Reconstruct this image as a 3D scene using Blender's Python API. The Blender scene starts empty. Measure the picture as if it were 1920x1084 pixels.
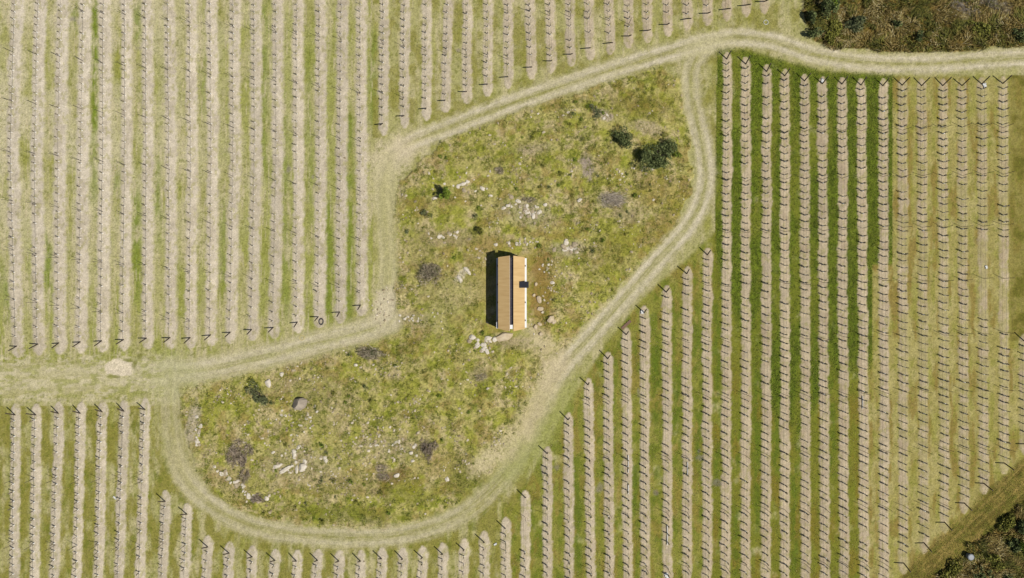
import bpy, math, random
import numpy as np
from mathutils import Vector, Matrix

random.seed(7)
RNG = np.random.default_rng(11)
scene = bpy.context.scene
COL = scene.collection

# ------------------------------------------------------------------ camera, light, exposure
CAM_H = 98.0
PPM = 15.0                                   # photograph pixels per metre on the ground
cam = bpy.data.objects.new('camera', bpy.data.cameras.new('camera'))
COL.objects.link(cam)
cam.location = (0, 0, CAM_H)
cam.rotation_euler = (0, 0, 0)
cam.data.sensor_width = 36
cam.data.lens = 36 * CAM_H / 128.0
cam.data.clip_start = 1
cam.data.clip_end = 6000
scene.camera = cam

SUN = Vector((0.57, -0.25, 1.0)).normalized()   # towards the sun
w = bpy.data.worlds.new('World'); scene.world = w; w.use_nodes = True
nt = w.node_tree
bg = nt.nodes['Background']
sky = nt.nodes.new('ShaderNodeTexSky'); sky.sky_type = 'NISHITA'; sky.sun_disc = False
sky.sun_elevation = math.asin(SUN.z); sky.sun_rotation = math.atan2(SUN.x, SUN.y)
nt.links.new(sky.outputs[0], bg.inputs[0]); bg.inputs[1].default_value = 0.05
sl = bpy.data.lights.new('sun', 'SUN'); sl.energy = 4.2; sl.angle = math.radians(0.5); sl.color = (1, .968, .905)
so = bpy.data.objects.new('sun', sl); COL.objects.link(so)
so.rotation_euler = (-SUN).to_track_quat('-Z', 'Y').to_euler(); so.location = (40, -20, 80)
scene.view_settings.view_transform = 'Standard'; scene.view_settings.look = 'None'
scene.view_settings.exposure = 0.5; scene.view_settings.gamma = 1
scene.view_settings.use_curve_mapping = False

# ------------------------------------------------------------------ helpers
EXPO = 1.75
def lin(c):
    c = np.asarray(c, float) / 255.0
    return np.where(c <= 0.04045, c / 12.92, ((c + 0.055) / 1.055) ** 2.4)
def A(r, g, b): return lin((r, g, b)) / EXPO     # a surface colour estimated from its sunlit appearance
def wx(x): return (x - 960.0) / PPM
def wy(y): return (542.0 - y) / PPM

def hash2(ix, iy, seed):
    h = (ix * 374761393 + iy * 668265263 + seed * 982451653) & 0xFFFFFFFF
    h = ((h ^ (h >> 13)) * 1274126177) & 0xFFFFFFFF
    h = h ^ (h >> 16)
    return (h & 0xFFFF) / 65535.0
def vnoise(x, y, seed=0):
    x = np.asarray(x, float); y = np.asarray(y, float)
    ix = np.floor(x).astype(np.int64); iy = np.floor(y).astype(np.int64)
    fx = x - ix; fy = y - iy
    fx = fx * fx * (3 - 2 * fx); fy = fy * fy * (3 - 2 * fy)
    a = hash2(ix, iy, seed); b = hash2(ix + 1, iy, seed); c = hash2(ix, iy + 1, seed); d = hash2(ix + 1, iy + 1, seed)
    return (a * (1 - fx) + b * fx) * (1 - fy) + (c * (1 - fx) + d * fx) * fy
def fbm(x, y, seed=0, octs=4):
    s = 0; amp = 1; tot = 0
    for o in range(octs):
        s = s + amp * vnoise(x * 2 ** o, y * 2 ** o, seed + o * 17); tot += amp; amp *= .55
    return s / tot
def sstep(a, b, x):
    t = np.clip((x - a) / (b - a), 0, 1); return t * t * (3 - 2 * t)

def mesh_np(name, V, faces, mats=None, smooth=False, attr=None, midx=None):
    """faces: (M,k) int array, or a list of such arrays"""
    if not isinstance(faces, (list, tuple)): faces = [faces]
    faces = [f for f in faces if len(f)]
    me = bpy.data.meshes.new(name)
    V = np.asarray(V, np.float32)
    me.vertices.add(len(V)); me.vertices.foreach_set('co', V.ravel())
    loops = np.concatenate([f.ravel() for f in faces]).astype(np.int32)
    tot = np.concatenate([np.full(len(f), f.shape[1], np.int32) for f in faces])
    start = np.concatenate([[0], np.cumsum(tot)[:-1]]).astype(np.int32)
    me.loops.add(len(loops)); me.loops.foreach_set('vertex_index', loops)
    me.polygons.add(len(tot)); me.polygons.foreach_set('loop_start', start)
    try: me.polygons.foreach_set('loop_total', tot)
    except Exception: pass
    if midx is not None: me.polygons.foreach_set('material_index', np.asarray(midx, np.int32))
    if attr is not None:
        a = me.attributes.new('cover', 'FLOAT_COLOR', 'POINT')
        c = np.ones((len(V), 4), np.float32); c[:, :3] = attr
        a.data.foreach_set('color', c.ravel())
    for m in (mats or []): me.materials.append(m)
    me.update(calc_edges=True)
    me.polygons.foreach_set('use_smooth', np.full(len(tot), smooth, bool))
    me.validate(clean_customdata=False)
    return me
def link(name, me, parent=None, loc=(0, 0, 0)):
    o = bpy.data.objects.new(name, me); COL.objects.link(o); o.location = loc
    if parent: o.parent = parent
    return o
def tag(o, label, cat, group=None):
    o['label'] = label; o['category'] = cat
    if group: o['group'] = group
    return o
def empty(name, loc, rz=0):
    o = bpy.data.objects.new(name, None); COL.objects.link(o); o.location = loc; o.rotation_euler.z = rz
    o.empty_display_size = .3
    return o

class MB:
    """collects boxes, prisms and tubes into one mesh"""
    def __init__(s): s.v = []; s.f = []; s.mi = []
    def add(s, V, F, mi=0):
        n = len(s.v); s.v += [tuple(p) for p in V]; s.f += [tuple(i + n for i in f) for f in F]; s.mi += [mi] * len(F)
    def box(s, x0, x1, y0, y1, z0, z1, mi=0):
        V = [(x, y, z) for z in (z0, z1) for y in (y0, y1) for x in (x0, x1)]
        s.add(V, [(0, 2, 3, 1), (4, 5, 7, 6), (0, 1, 5, 4), (2, 6, 7, 3), (0, 4, 6, 2), (1, 3, 7, 5)], mi)
    def tube(s, pts, radii, n=6, mi=0, cap=True):
        pts = [Vector(p) for p in pts]; rings = []; V = []; F = []
        for i, p in enumerate(pts):
            d = (pts[min(i + 1, len(pts) - 1)] - pts[max(i - 1, 0)]).normalized()
            u = d.orthogonal().normalized() if i == 0 else (u - d * u.dot(d)).normalized()
            v = d.cross(u)
            for k in range(n):
                a = 2 * math.pi * k / n
                V.append(p + (u * math.cos(a) + v * math.sin(a)) * radii[i])
        for i in range(len(pts) - 1):
            for k in range(n):
                F.append((i * n + k, i * n + (k + 1) % n, (i + 1) * n + (k + 1) % n, (i + 1) * n + k))
        if cap:
            F.append(tuple(range(n - 1, -1, -1))); F.append(tuple((len(pts) - 1) * n + k for k in range(n)))
        s.add(V, F, mi)
    def mesh(s, name, mats, smooth=False):
        me = bpy.data.meshes.new(name); me.from_pydata(s.v, [], s.f)
        for m in mats: me.materials.append(m)
        me.polygons.foreach_set('material_index', s.mi)
        me.polygons.foreach_set('use_smooth', [smooth] * len(s.f))
        me.update(); return me
    def build(s, name, mats, parent=None, loc=(0, 0, 0), smooth=False, bevel=0):
        if not isinstance(mats, (list, tuple)): mats = [mats]
        o = link(name, s.mesh(name, mats, smooth), parent, loc)
        if bevel:
            b = o.modifiers.new('bevel', 'BEVEL'); b.width = bevel; b.segments = 2; b.limit_method = 'ANGLE'
        return o

# ------------------------------------------------------------------ materials
def mat(name, c1, c2=None, scale=3, rough=.9, bump=0, c3=None, island=False, metallic=0, stretch=(1, 1, 1), detail=6, spec=.3):
    m = bpy.data.materials.new(name); m.use_nodes = True
    n = m.node_tree.nodes; l = m.node_tree.links
    b = n['Principled BSDF']; b.inputs['Roughness'].default_value = rough; b.inputs['Metallic'].default_value = metallic
    b.inputs['Specular IOR Level'].default_value = spec
    if c2 is None: c2 = tuple(x * .75 for x in c1)
    r = n.new('ShaderNodeValToRGB'); e = r.color_ramp.elements
    e[0].position = .25; e[0].color = (*c1, 1); e[1].position = .78; e[1].color = (*c2, 1)
    if c3 is not None:
        x = e.new(.52); x.color = (*c3, 1)
    tc = n.new('ShaderNodeTexCoord'); mp = n.new('ShaderNodeMapping'); mp.inputs['Scale'].default_value = stretch
    l.new(tc.outputs['Object'], mp.inputs['Vector'])
    nz = n.new('ShaderNodeTexNoise'); nz.inputs['Scale'].default_value = scale; nz.inputs['Detail'].default_value = detail
    l.new(mp.outputs[0], nz.inputs['Vector'])
    if island:
        g = n.new('ShaderNodeNewGeometry'); mx = n.new('ShaderNodeMath'); mx.operation = 'MULTIPLY_ADD'
        l.new(g.outputs['Random Per Island'], mx.inputs[0]); mx.inputs[1].default_value = .62
        m2 = n.new('ShaderNodeMath'); m2.operation = 'MULTIPLY'; l.new(nz.outputs[0], m2.inputs[0]); m2.inputs[1].default_value = .4
        l.new(m2.outputs[0], mx.inputs[2]); l.new(mx.outputs[0], r.inputs[0])
    else:
        l.new(nz.outputs[0], r.inputs[0])
    l.new(r.outputs[0], b.inputs['Base Color'])
    if bump:
        bp = n.new('ShaderNodeBump'); bp.inputs['Strength'].default_value = bump; bp.inputs['Distance'].default_value = .05
        l.new(nz.outputs[0], bp.inputs['Height']); l.new(bp.outputs[0], b.inputs['Normal'])
    return m

def ground_material(name, fine, contrast, bump):
    """attribute 'cover' holds what grows or lies there; noise gives the grain"""
    m = bpy.data.materials.new(name); m.use_nodes = True
    n = m.node_tree.nodes; l = m.node_tree.links
    b = n['Principled BSDF']; b.inputs['Roughness'].default_value = .95; b.inputs['Specular IOR Level'].default_value = .1
    at = n.new('ShaderNodeAttribute'); at.attribute_name = 'cover'
    tc = n.new('ShaderNodeTexCoord')
    n1 = n.new('ShaderNodeTexNoise'); n1.inputs['Scale'].default_value = fine; n1.inputs['Detail'].default_value = 8; n1.inputs['Roughness'].default_value = .7
    n2 = n.new('ShaderNodeTexNoise'); n2.inputs['Scale'].default_value = 1.7; n2.inputs['Detail'].default_value = 4
    n3 = n.new('ShaderNodeTexVoronoi'); n3.inputs['Scale'].default_value = fine * 1.6
    for x in (n1, n2, n3): l.new(tc.outputs['Object'], x.inputs['Vector'])
    mr = n.new('ShaderNodeMapRange'); mr.inputs[1].default_value = .28; mr.inputs[2].default_value = .72
    mr.inputs[3].default_value = 1 - contrast; mr.inputs[4].default_value = 1 + contrast
    l.new(n1.outputs[0], mr.inputs[0])
    mr2 = n.new('ShaderNodeMapRange'); mr2.inputs[1].default_value = .3; mr2.inputs[2].default_value = .7
    mr2.inputs[3].default_value = .9; mr2.inputs[4].default_value = 1.1
    l.new(n2.outputs[0], mr2.inputs[0])
    mr3 = n.new('ShaderNodeMapRange'); mr3.inputs[1].default_value = 0; mr3.inputs[2].default_value = .8
    mr3.inputs[3].default_value = 1 + contrast * .35; mr3.inputs[4].default_value = 1 - contrast * .45
    l.new(n3.outputs['Distance'], mr3.inputs[0])
    mu = n.new('ShaderNodeMath'); mu.operation = 'MULTIPLY'; l.new(mr.outputs[0], mu.inputs[0]); l.new(mr2.outputs[0], mu.inputs[1])
    mu2 = n.new('ShaderNodeMath'); mu2.operation = 'MULTIPLY'; l.new(mu.outputs[0], mu2.inputs[0]); l.new(mr3.outputs[0], mu2.inputs[1])
    vm = n.new('ShaderNodeVectorMath'); vm.operation = 'SCALE'
    l.new(at.outputs['Color'], vm.inputs[0]); l.new(mu2.outputs[0], vm.inputs['Scale'])
    l.new(vm.outputs[0], b.inputs['Base Color'])
    bp = n.new('ShaderNodeBump'); bp.inputs['Strength'].default_value = bump; bp.inputs['Distance'].default_value = .06
    l.new(n1.outputs[0], bp.inputs['Height']); l.new(bp.outputs[0], b.inputs['Normal'])
    return m

M_GROUND = ground_material('meadow', 5.0, .36, .5)
M_TRACK = ground_material('mown_track', 6.0, .34, .45)
M_SOIL = ground_material('bare_soil', 7.0, .30, .5)
M_POST = mat('dark_post_wood', (.040, .029, .021), (.07, .052, .038), 8)
M_ROD = mat('trellis_rod', (.045, .035, .03), (.09, .075, .065), 8)
M_VINE = mat('vine_bark', (.17, .13, .095), (.24, .19, .14), 9)
M_LEAF = mat('vine_leaf', (.11, .09, .05), (.15, .145, .06), 5, island=True)
M_GUARD = mat('vine_guard', (.72, .70, .66), (.80, .78, .74), 6, rough=.6)
M_HOSE = mat('black_hose', (.03, .028, .028), (.05, .047, .045), 6, rough=.6)
M_ROCK = mat('pale_granite', A(240, 230, 212), A(182, 168, 146), 2.2, c3=A(222, 210, 189), bump=.5)
M_ROCKM = mat('mid_granite', A(198, 180, 150), A(146, 130, 104), 2.2, c3=A(176, 160, 132), bump=.5)
M_PEB = mat('pebble', A(222, 208, 182), A(150, 134, 104), 1.0, island=True, c3=A(188, 172, 140))
M_ROCKG = mat('grey_boulder', A(190, 176, 156), A(152, 138, 120), 1.6, bump=.5)
M_TAN = mat('tan_stone', A(222, 204, 172), A(182, 160, 126), 1.6, bump=.5)
M_WHITE = mat('white_sheet', (.46, .46, .44), (.36, .36, .35), 3, rough=.5)

# ------------------------------------------------------------------ layout, in photograph pixels on the ground
# vineyard rows: lists of (x, y) from the upper to the lower end;  top/bot say whether an end post stands in the picture
ROWS = []
def row(block, pts, top, bot): ROWS.append(dict(block=block, pts=pts, top=top, bot=bot))
a_top = [30, 74, 116, 159, 196, 236, 275, 316, 357, 396, 439, 478, 519, 557.5, 600, 641, 676]
a_mid = [22, 67, 111, 154, 195, 236, 276, 319, 359, 397.5, 439, 479, 519, 557.5, 600, 639, 677]
a_bot = [(32, 649), (72, 645), (111, 643), (151, 641), (191, 639), (232, 637), (275, 634), (319, 633), (357, 633), (395, 628),
         (432, 623), (472, 618), (512.5, 614), (557.5, 604), (597, 594), (637, 585), (676, 572)]
for t, m_, e in zip(a_top, a_mid, a_bot): row('upper left', [(t + .5, -110), (t, 0), (m_, 290), (m_ * .35 + e[0] * .65, 520), e], False, True)
b_rows = [(720, 717.5, 232), (759, 757.5, 217), (799, 799, 203), (840, 834.5, 188), (876, 875, 172), (914, 914, 158), (952, 952.5, 144),
          (992.5, 996, 126), (1030, 1033, 114.5), (1067.5, 1070, 102), (1102.5, 1106, 90), (1140, 1144, 80.5), (1177.5, 1179, 68),
          (1212.5, 1214, 57.5), (1250, 1251, 46), (1287.5, 1289, 35), (1325, 1327, 25), (1362.5, 1363, 17), (1397.5, 1398, 10), (1433, 1433, 3)]
for t, e, y in b_rows: row('above the upper track', [(t, -110), (t, 0), (e, y)] if y > 5 else [(t, -110), (e, y)], False, True)
c_rows = [(29, 778, 26), (68, 778, 64), (110, 775, 102), (151, 775, 144), (192, 772, 184), (233, 771, 222), (272.5, 768, 262), (310, 940, 304),
          (351, 964, 346), (390, 1025.5, 386), (430, 1037, 426), (473, 1044, 471), (516, 1050.5, 513), (556, 1052, 554), (595.5, 1050.5, 593),
          (635.5, 1052, 634), (676, 1052, 674), (715.5, 1047.5, 715), (755, 1048, 753), (792, 1045.5, 790), (830, 1039, 829), (870, 1031, 868),
          (908, 1017, 907), (947.5, 991, 948)]
for t, y, e in c_rows: row('lower left', [(t, y), (e, 1084), (e - 2, 1200)], True, False)
d_rows = [(985, 933, 984, 1084), (1026, 850.5, 1026, 1084), (1065, 787, 1067, 1084), (1102.5, 721.5, 1107, 1084), (1139.5, 672.5, 1142, 1084),
          (1174, 627.5, 1176, 1084), (1207.5, 586.5, 1210, 1084), (1249, 548, 1251, 1084), (1287.5, 513.5, 1288, 1084), (1326, 478, 1325, 1084),
          (1362.5, 111, 1360, 1084), (1398, 120.5, 1397, 1084), (1437, 134.5, 1435, 1084), (1471, 142.5, 1471, 1084), (1508, 152, 1510, 1084),
          (1541, 157.5, 1546, 1084), (1578, 158, 1582, 1084), (1614, 160, 1620, 1084), (1655, 161, 1657.5, 1084), (1691, 160, 1694, 1055.5),
          (1727.5, 161, 1732, 1017.5), (1767, 161, 1770.5, 979), (1803, 161, 1807.5, 943), (1840, 158, 1844, 906), (1879.5, 157, 1882.5, 868),
          (1919, 639, 1920, 832)]
for t, y, e, y2 in d_rows:
    row('right', [(t, y), (e, y2)] + ([(e, 1200)] if y2 == 1084 else []), True, y2 != 1084)
for r in ROWS:
    r['P'] = np.array(r['pts'], float)
    r['fx'] = lambda y, P=r['P']: np.interp(y, P[:, 1], P[:, 0])
    r['y0'], r['y1'] = r['P'][0, 1], r['P'][-1, 1]

# tracks: centreline, half width, how bare, how rutted
T_MAIN = [(-140, 712), (0, 712), (120, 708), (230, 704), (310, 700), (400, 690), (500, 668), (600, 642), (680, 622), (730, 604)]
T_NORTH = [(712, 606), (722, 560), (728, 490), (722, 410), (718, 350), (732, 300), (770, 268), (850, 236), (950, 197), (1050, 163), (1150, 130), (1240, 103), (1310, 82),
           (1380, 70), (1450, 78), (1530, 103), (1620, 117), (1720, 120), (1820, 115), (1920, 108), (2060, 100)]
T_LOOP = [(318, 690), (318, 760), (326, 840), (352, 905), (410, 957), (490, 992), (600, 1006), (700, 1008), (790, 994), (870, 962), (940, 900), (985, 830), (1020, 750),
          (1055, 690), (1110, 628), (1170, 560), (1235, 486), (1292, 420), (1320, 360), (1322, 300), (1308, 230), (1296, 170), (1300, 120), (1325, 85)]
T_BANK = [(2000, 855), (1920, 925), (1830, 1010), (1745, 1090), (1660, 1200)]

def smooth(P, step=14):
    P = np.array(P, float); out = []
    for i in range(len(P) - 1):
        p0 = P[max(i - 1, 0)]; p1 = P[i]; p2 = P[i + 1]; p3 = P[min(i + 2, len(P) - 1)]
        n = max(2, int(np.linalg.norm(p2 - p1) / step))
        for k in range(n):
            t = k / n
            out.append(.5 * ((2 * p1) + (-p0 + p2) * t + (2 * p0 - 5 * p1 + 4 * p2 - p3) * t * t + (-p0 + 3 * p1 - 3 * p2 + p3) * t ** 3))
    out.append(P[-1]); return np.array(out)

# ------------------------------------------------------------------ the ground grid
STEP = 2.0
gx = np.arange(-140, 2060 + STEP, STEP); gy = np.arange(-110, 1196 + STEP, STEP)
NX, NY = len(gx), len(gy)
PX, PY = np.meshgrid(gx, gy)                 # [row = y, col = x]
def dist_to(P, reach=125):
    """signed distance (px) to a smoothed polyline; big away from it"""
    D = np.full((NY, NX), 1e3); S = smooth(P)
    for p, q in zip(S[:-1], S[1:]):
        x0, x1 = min(p[0], q[0]) - reach, max(p[0], q[0]) + reach
        y0, y1 = min(p[1], q[1]) - reach, max(p[1], q[1]) + reach
        i0, i1 = np.searchsorted(gx, [x0, x1]); j0, j1 = np.searchsorted(gy, [y0, y1])
        if i1 <= i0 or j1 <= j0: continue
        X = PX[j0:j1, i0:i1]; Y = PY[j0:j1, i0:i1]
        d = q - p; L2 = max(d @ d, 1e-6)
        t = np.clip(((X - p[0]) * d[0] + (Y - p[1]) * d[1]) / L2, 0, 1)
        ex = X - p[0] - t * d[0]; ey = Y - p[1] - t * d[1]
        dd = np.hypot(ex, ey) * np.where(ex * d[1] - ey * d[0] >= 0, 1, -1)
        sub = D[j0:j1, i0:i1]; better = np.abs(dd) < np.abs(sub); sub[better] = dd[better]
    return D
def inside(poly, X, Y):
    r = np.zeros(X.shape, bool); n = len(poly)
    for i in range(n):
        (x1, y1), (x2, y2) = poly[i], poly[(i + 1) % n]
        c = ((y1 > Y) != (y2 > Y)) & (X < (x2 - x1) * (Y - y1) / (y2 - y1 + 1e-9) + x1); r ^= c
    return r
def ell(x, y, rx, ry, deg=0, soft=.5, wob=.35, seed=0):
    a = math.radians(deg); X = PX - x; Y = PY - y
    u = (X * math.cos(a) + Y * math.sin(a)) / rx; v = (-X * math.sin(a) + Y * math.cos(a)) / ry
    d = np.hypot(u, v) + wob * 2 * (fbm(PX / 9, PY / 9, seed + 90, 3) - .5)
    return 1 - sstep(1 - soft, 1 + soft, d)

n_big = fbm(PX / 90, PY / 90, 1); n_mid = fbm(PX / 22, PY / 22, 2); n_small = fbm(PX / 7, PY / 7, 3); n_fine = vnoise(PX / 2.6, PY / 2.6, 4)
streak = fbm(PX / 7, PY / 75, 5, 4)          # mowing and traffic run along the rows
streak2 = fbm(PX / 3.5, PY / 40, 6, 3)
wobX = (fbm(PX / 30, PY / 30, 8, 3) - .5)

dM, dN, dL, dB = dist_to(T_MAIN), dist_to(T_NORTH), dist_to(T_LOOP), dist_to(T_BANK, 110)
dAny = np.minimum(np.minimum(np.abs(dM), np.abs(dN)), np.abs(dL))
ISLAND = [(330, 715), (420, 695), (520, 672), (620, 645), (705, 622), (742, 590), (738, 500), (738, 420), (748, 340), (790, 290), (860, 250), (960, 210), (1060, 176),
          (1160, 145), (1240, 128), (1275, 150), (1285, 230), (1298, 310), (1292, 370), (1262, 430), (1200, 500), (1140, 570), (1085, 630), (1040, 690), (1005, 745),
          (975, 820), (930, 880), (860, 945), (780, 980), (700, 994), (600, 992), (500, 975), (420, 940), (372, 890), (350, 830), (335, 770)]
isl = inside(ISLAND, PX + 14 * wobX * 2, PY + 14 * wobX * 2)
BRUSH1 = [(1508, -120), (1510, 40), (1522, 74), (1560, 92), (1640, 97), (1740, 98), (1830, 94), (1920, 87), (2070, 78), (2070, -120)]
BRUSH2 = [(2070, 800), (1935, 925), (1880, 972), (1820, 1028), (1765, 1075), (1690, 1150), (1640, 1210), (2070, 1210)]
br1 = inside(BRUSH1, PX + 14 * wobX, PY + 16 * wobX); br2 = inside(BRUSH2, PX + 24 * wobX, PY + 24 * wobX)
brush = (br1 | br2).astype(float)

def mixc(C, c, m): return C * (1 - m[..., None]) + np.asarray(c) * m[..., None]
# -- plain field: pale mown grass
C = np.zeros((NY, NX, 3)) + A(174, 168, 110)
C = mixc(C, A(196, 184, 140), sstep(.42, .72, streak) * .75)
C = mixc(C, A(150, 148, 66), sstep(.50, .78, fbm(PX / 16, PY / 60, 31)) * .75)
# -- upper left block alleys
left = ((PX < 700) & (PY < 680)).astype(float)
bright = left * np.clip(1.15 - PX / 620, 0, 1) * sstep(700, 250, PY)  # haze over the upper left, painted as paler grass and soil
C = mixc(C, A(154, 156, 74), left * sstep(.40, .60, fbm(PX / 20, PY / 90, 33)) * np.clip(.9 - .55 * bright, 0, 1))
C = mixc(C, A(208, 197, 160), bright * .8 * sstep(.30, .6, fbm(PX / 40, PY / 70, 35)))
for (x, y0, y1, s) in [(178, 0, 250, .8), (255, 360, 560, .7), (178, 255, 380, .45), (296, 300, 450, .55), (258, 10, 80, .6), (380, 100, 210, .5), (140, 0, 60, .5), (420, 380, 560, .45),
                       (495, 0, 330, .5), (535, 150, 600, .45), (580, 90, 420, .4), (617, 380, 600, .7), (655, 200, 600, .7), (700, 60, 240, .6), (90, 440, 560, .7), (12, 490, 600, .6), (218, 300, 360, .5)]:
    m = np.exp(-((PX - x - 6 * wobX) / 9) ** 2) * sstep(y0 - 20, y0 + 20, PY) * sstep(y1 + 20, y1 - 20, PY) * sstep(.3, .55, fbm(PX / 9, PY / 26, int(x)))
    C = mixc(C, A(124, 138, 46), np.clip(m * s * 1.25, 0, 1))
C = mixc(C, A(204, 190, 152), left * sstep(.60, .72, streak2) * .6)
# -- top short rows
upm = ((PY < 260) & (PX >= 700) & (PX < 1500)).astype(float)
C = mixc(C, A(146, 140, 66), upm * sstep(.40, .66, n_mid) * .75)
# -- lower left rows and rim below the loop
lowm = ((PY > 760) & (PX < 1000)).astype(float)
C = mixc(C, A(142, 136, 60), lowm * sstep(.32, .6, fbm(PX / 14, PY / 34, 37)) * .9)
C = mixc(C, A(116, 122, 40), lowm * sstep(.58, .75, fbm(PX / 10, PY / 16, 38)) * .7)
# -- right block: olive alleys, a lush dark green heart, dry on the far side
rowTop = np.interp(PX, [940, 985, 1065, 1140, 1207, 1288, 1340, 1345, 1400, 1541, 1700, 1920], [960, 915, 760, 645, 560, 490, 440, 95, 100, 140, 148, 150])
rb = sstep(-12, 4, PY - rowTop) * (PX > 940)
C = mixc(C, A(138, 138, 54), rb * sstep(.25, .5, n_mid + .1) * .95)
C = mixc(C, A(160, 150, 80), rb * sstep(.56, .74, fbm(PX / 18, PY / 30, 41)) * .6)
C = mixc(C, A(108, 120, 36), rb * sstep(.48, .68, fbm(PX / 14, PY / 24, 42)) * .8)
C = mixc(C, A(150, 124, 62), rb * sstep(.52, .68, fbm(PX / 12, PY / 30, 141)) * .45)
lushend = np.interp(PX, [1330, 1345, 1400, 1440, 1500, 1560, 1596, 1598, 1634, 1636, 1672, 1674], [120, 500, 640, 760, 820, 700, 690, 690, 690, 495, 495, 318])
lush = rb * (PX > 1336) * (PX < 1675) * sstep(30, -30, PY - lushend + 40 * (n_mid - .5))
lush = np.where((PX > 1634) & (PX < 1676), rb * sstep(4, -4, PY - lushend), lush)
lushvar = .35 + .65 * sstep(.34, .56, fbm(PX / 30, PY / 70, 140, 3))
lush = lush * np.where(PX > 1560, np.maximum(lushvar, .8), lushvar)
mid2 = rb * ((PX > 1336) & (PX < 1640)).astype(float)
C = mixc(C, A(122, 124, 40), mid2 * .75 * sstep(.3, .55, n_mid + .12))
C = mixc(C, A(134, 116, 44), mid2 * sstep(.5, .68, fbm(PX / 20, PY / 70, 44)) * sstep(650, 760, PY) * .6)
C = mixc(C, A(102, 118, 32), lush * .92)
C = mixc(C, A(80, 94, 28), lush * sstep(.46, .66, fbm(PX / 8, PY / 18, 45)) * np.clip((PX - 1380) / 220, .15, 1) * .85)
C = mixc(C, A(126, 138, 44), lush * sstep(.5, .66, fbm(PX / 6, PY / 11, 46)) * .55)
for (x, y0, y1) in [(1527, 600, 760), (1490, 830, 1084), (1415, 790, 860), (1600, 560, 690), (1380, 950, 1084), (1268, 700, 860), (1230, 640, 800), (1310, 760, 880), (1345, 830, 900), (1380, 800, 880), (1420, 640, 1000), (1455, 640, 900), (1345, 560, 800), (1560, 700, 900), (1305, 560, 700), (1190, 850, 1000), (1085, 900, 1084), (1230, 640, 720)]:
    m = np.exp(-((PX - x - 6 * wobX) / 9) ** 2) * sstep(y0 - 20, y0 + 20, PY) * sstep(y1 + 20, y1 - 20, PY) * sstep(.32, .55, fbm(PX / 9, PY / 20, int(x)))
    C = mixc(C, A(98, 114, 32), m * .85)
dry = rb * np.where(PY < lushend, sstep(1668, 1676, PX), sstep(1630, 1640, PX) * np.where(PX > 1672, 1, sstep(-2, 6, PY - lushend))) * np.where((PX > 1672) | (PY > lushend), 1, 0)
dry = np.maximum(dry, rb * sstep(1606, 1630, PX) * sstep(670, 700, PY) * sstep(1655, 1600, PX - 40))
dryC = np.zeros_like(C) + A(166, 155, 90)
dryC = mixc(dryC, A(182, 170, 110), sstep(.45, .65, n_mid) * .8)
dryC = mixc(dryC, A(142, 122, 58), sstep(.5, .66, fbm(PX / 12, PY / 55, 47)) * .8)
dryC = mixc(dryC, A(150, 148, 66), sstep(.52, .7, fbm(PX / 10, PY / 34, 48)) * .6)
C = C * (1 - dry[..., None]) + dryC * dry[..., None]
edge = (PX > 1886) & (PY > 140) & (PY < 640)
C = mixc(C, A(134, 124, 58), edge * sstep(1884, 1900, PX) * (.6 + .4 * sstep(.4, .6, n_mid)))
C = mixc(C, A(108, 104, 38), edge * sstep(1890, 1905, PX) * sstep(.5, .66, n_mid) * .8)
west = sstep(330, 280, PX) * sstep(655, 672, PY) * sstep(765, 745, PY)
# -- the bank on the lower right
bank = sstep(64, 40, np.abs(dB - 4) + 16 * wobX) * (PX > 1600)
C = mixc(C, A(142, 126, 62), bank); C = mixc(C, A(98, 100, 36), bank * sstep(.45, .65, fbm(PX / 11, PY / 11, 51)) * .7); C = mixc(C, A(166, 142, 80), bank * sstep(.48, .62, fbm(dB / 7, (PX - PY) / 90, 52, 3)) * .7); C = mixc(C, A(100, 88, 36), bank * sstep(.54, .66, fbm(dB / 6, (PX - PY) / 70, 54, 3)) * .7)
# -- brush corners: litter under the tall growth
bc = np.zeros_like(C) + A(128, 106, 50); bc = mixc(bc, A(84, 80, 32), sstep(.45, .62, n_mid)); bc = mixc(bc, A(150, 124, 74), sstep(.58, .72, fbm(PX / 14, PY / 14, 53)) * .8)
C = C * (1 - brush[..., None]) + bc * brush[..., None]
pale_scrub = ell(1835, 12, 60, 26, 10, .5, .5, 3)
C = mixc(C, A(178, 150, 112), pale_scrub * .8 * brush)
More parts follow.
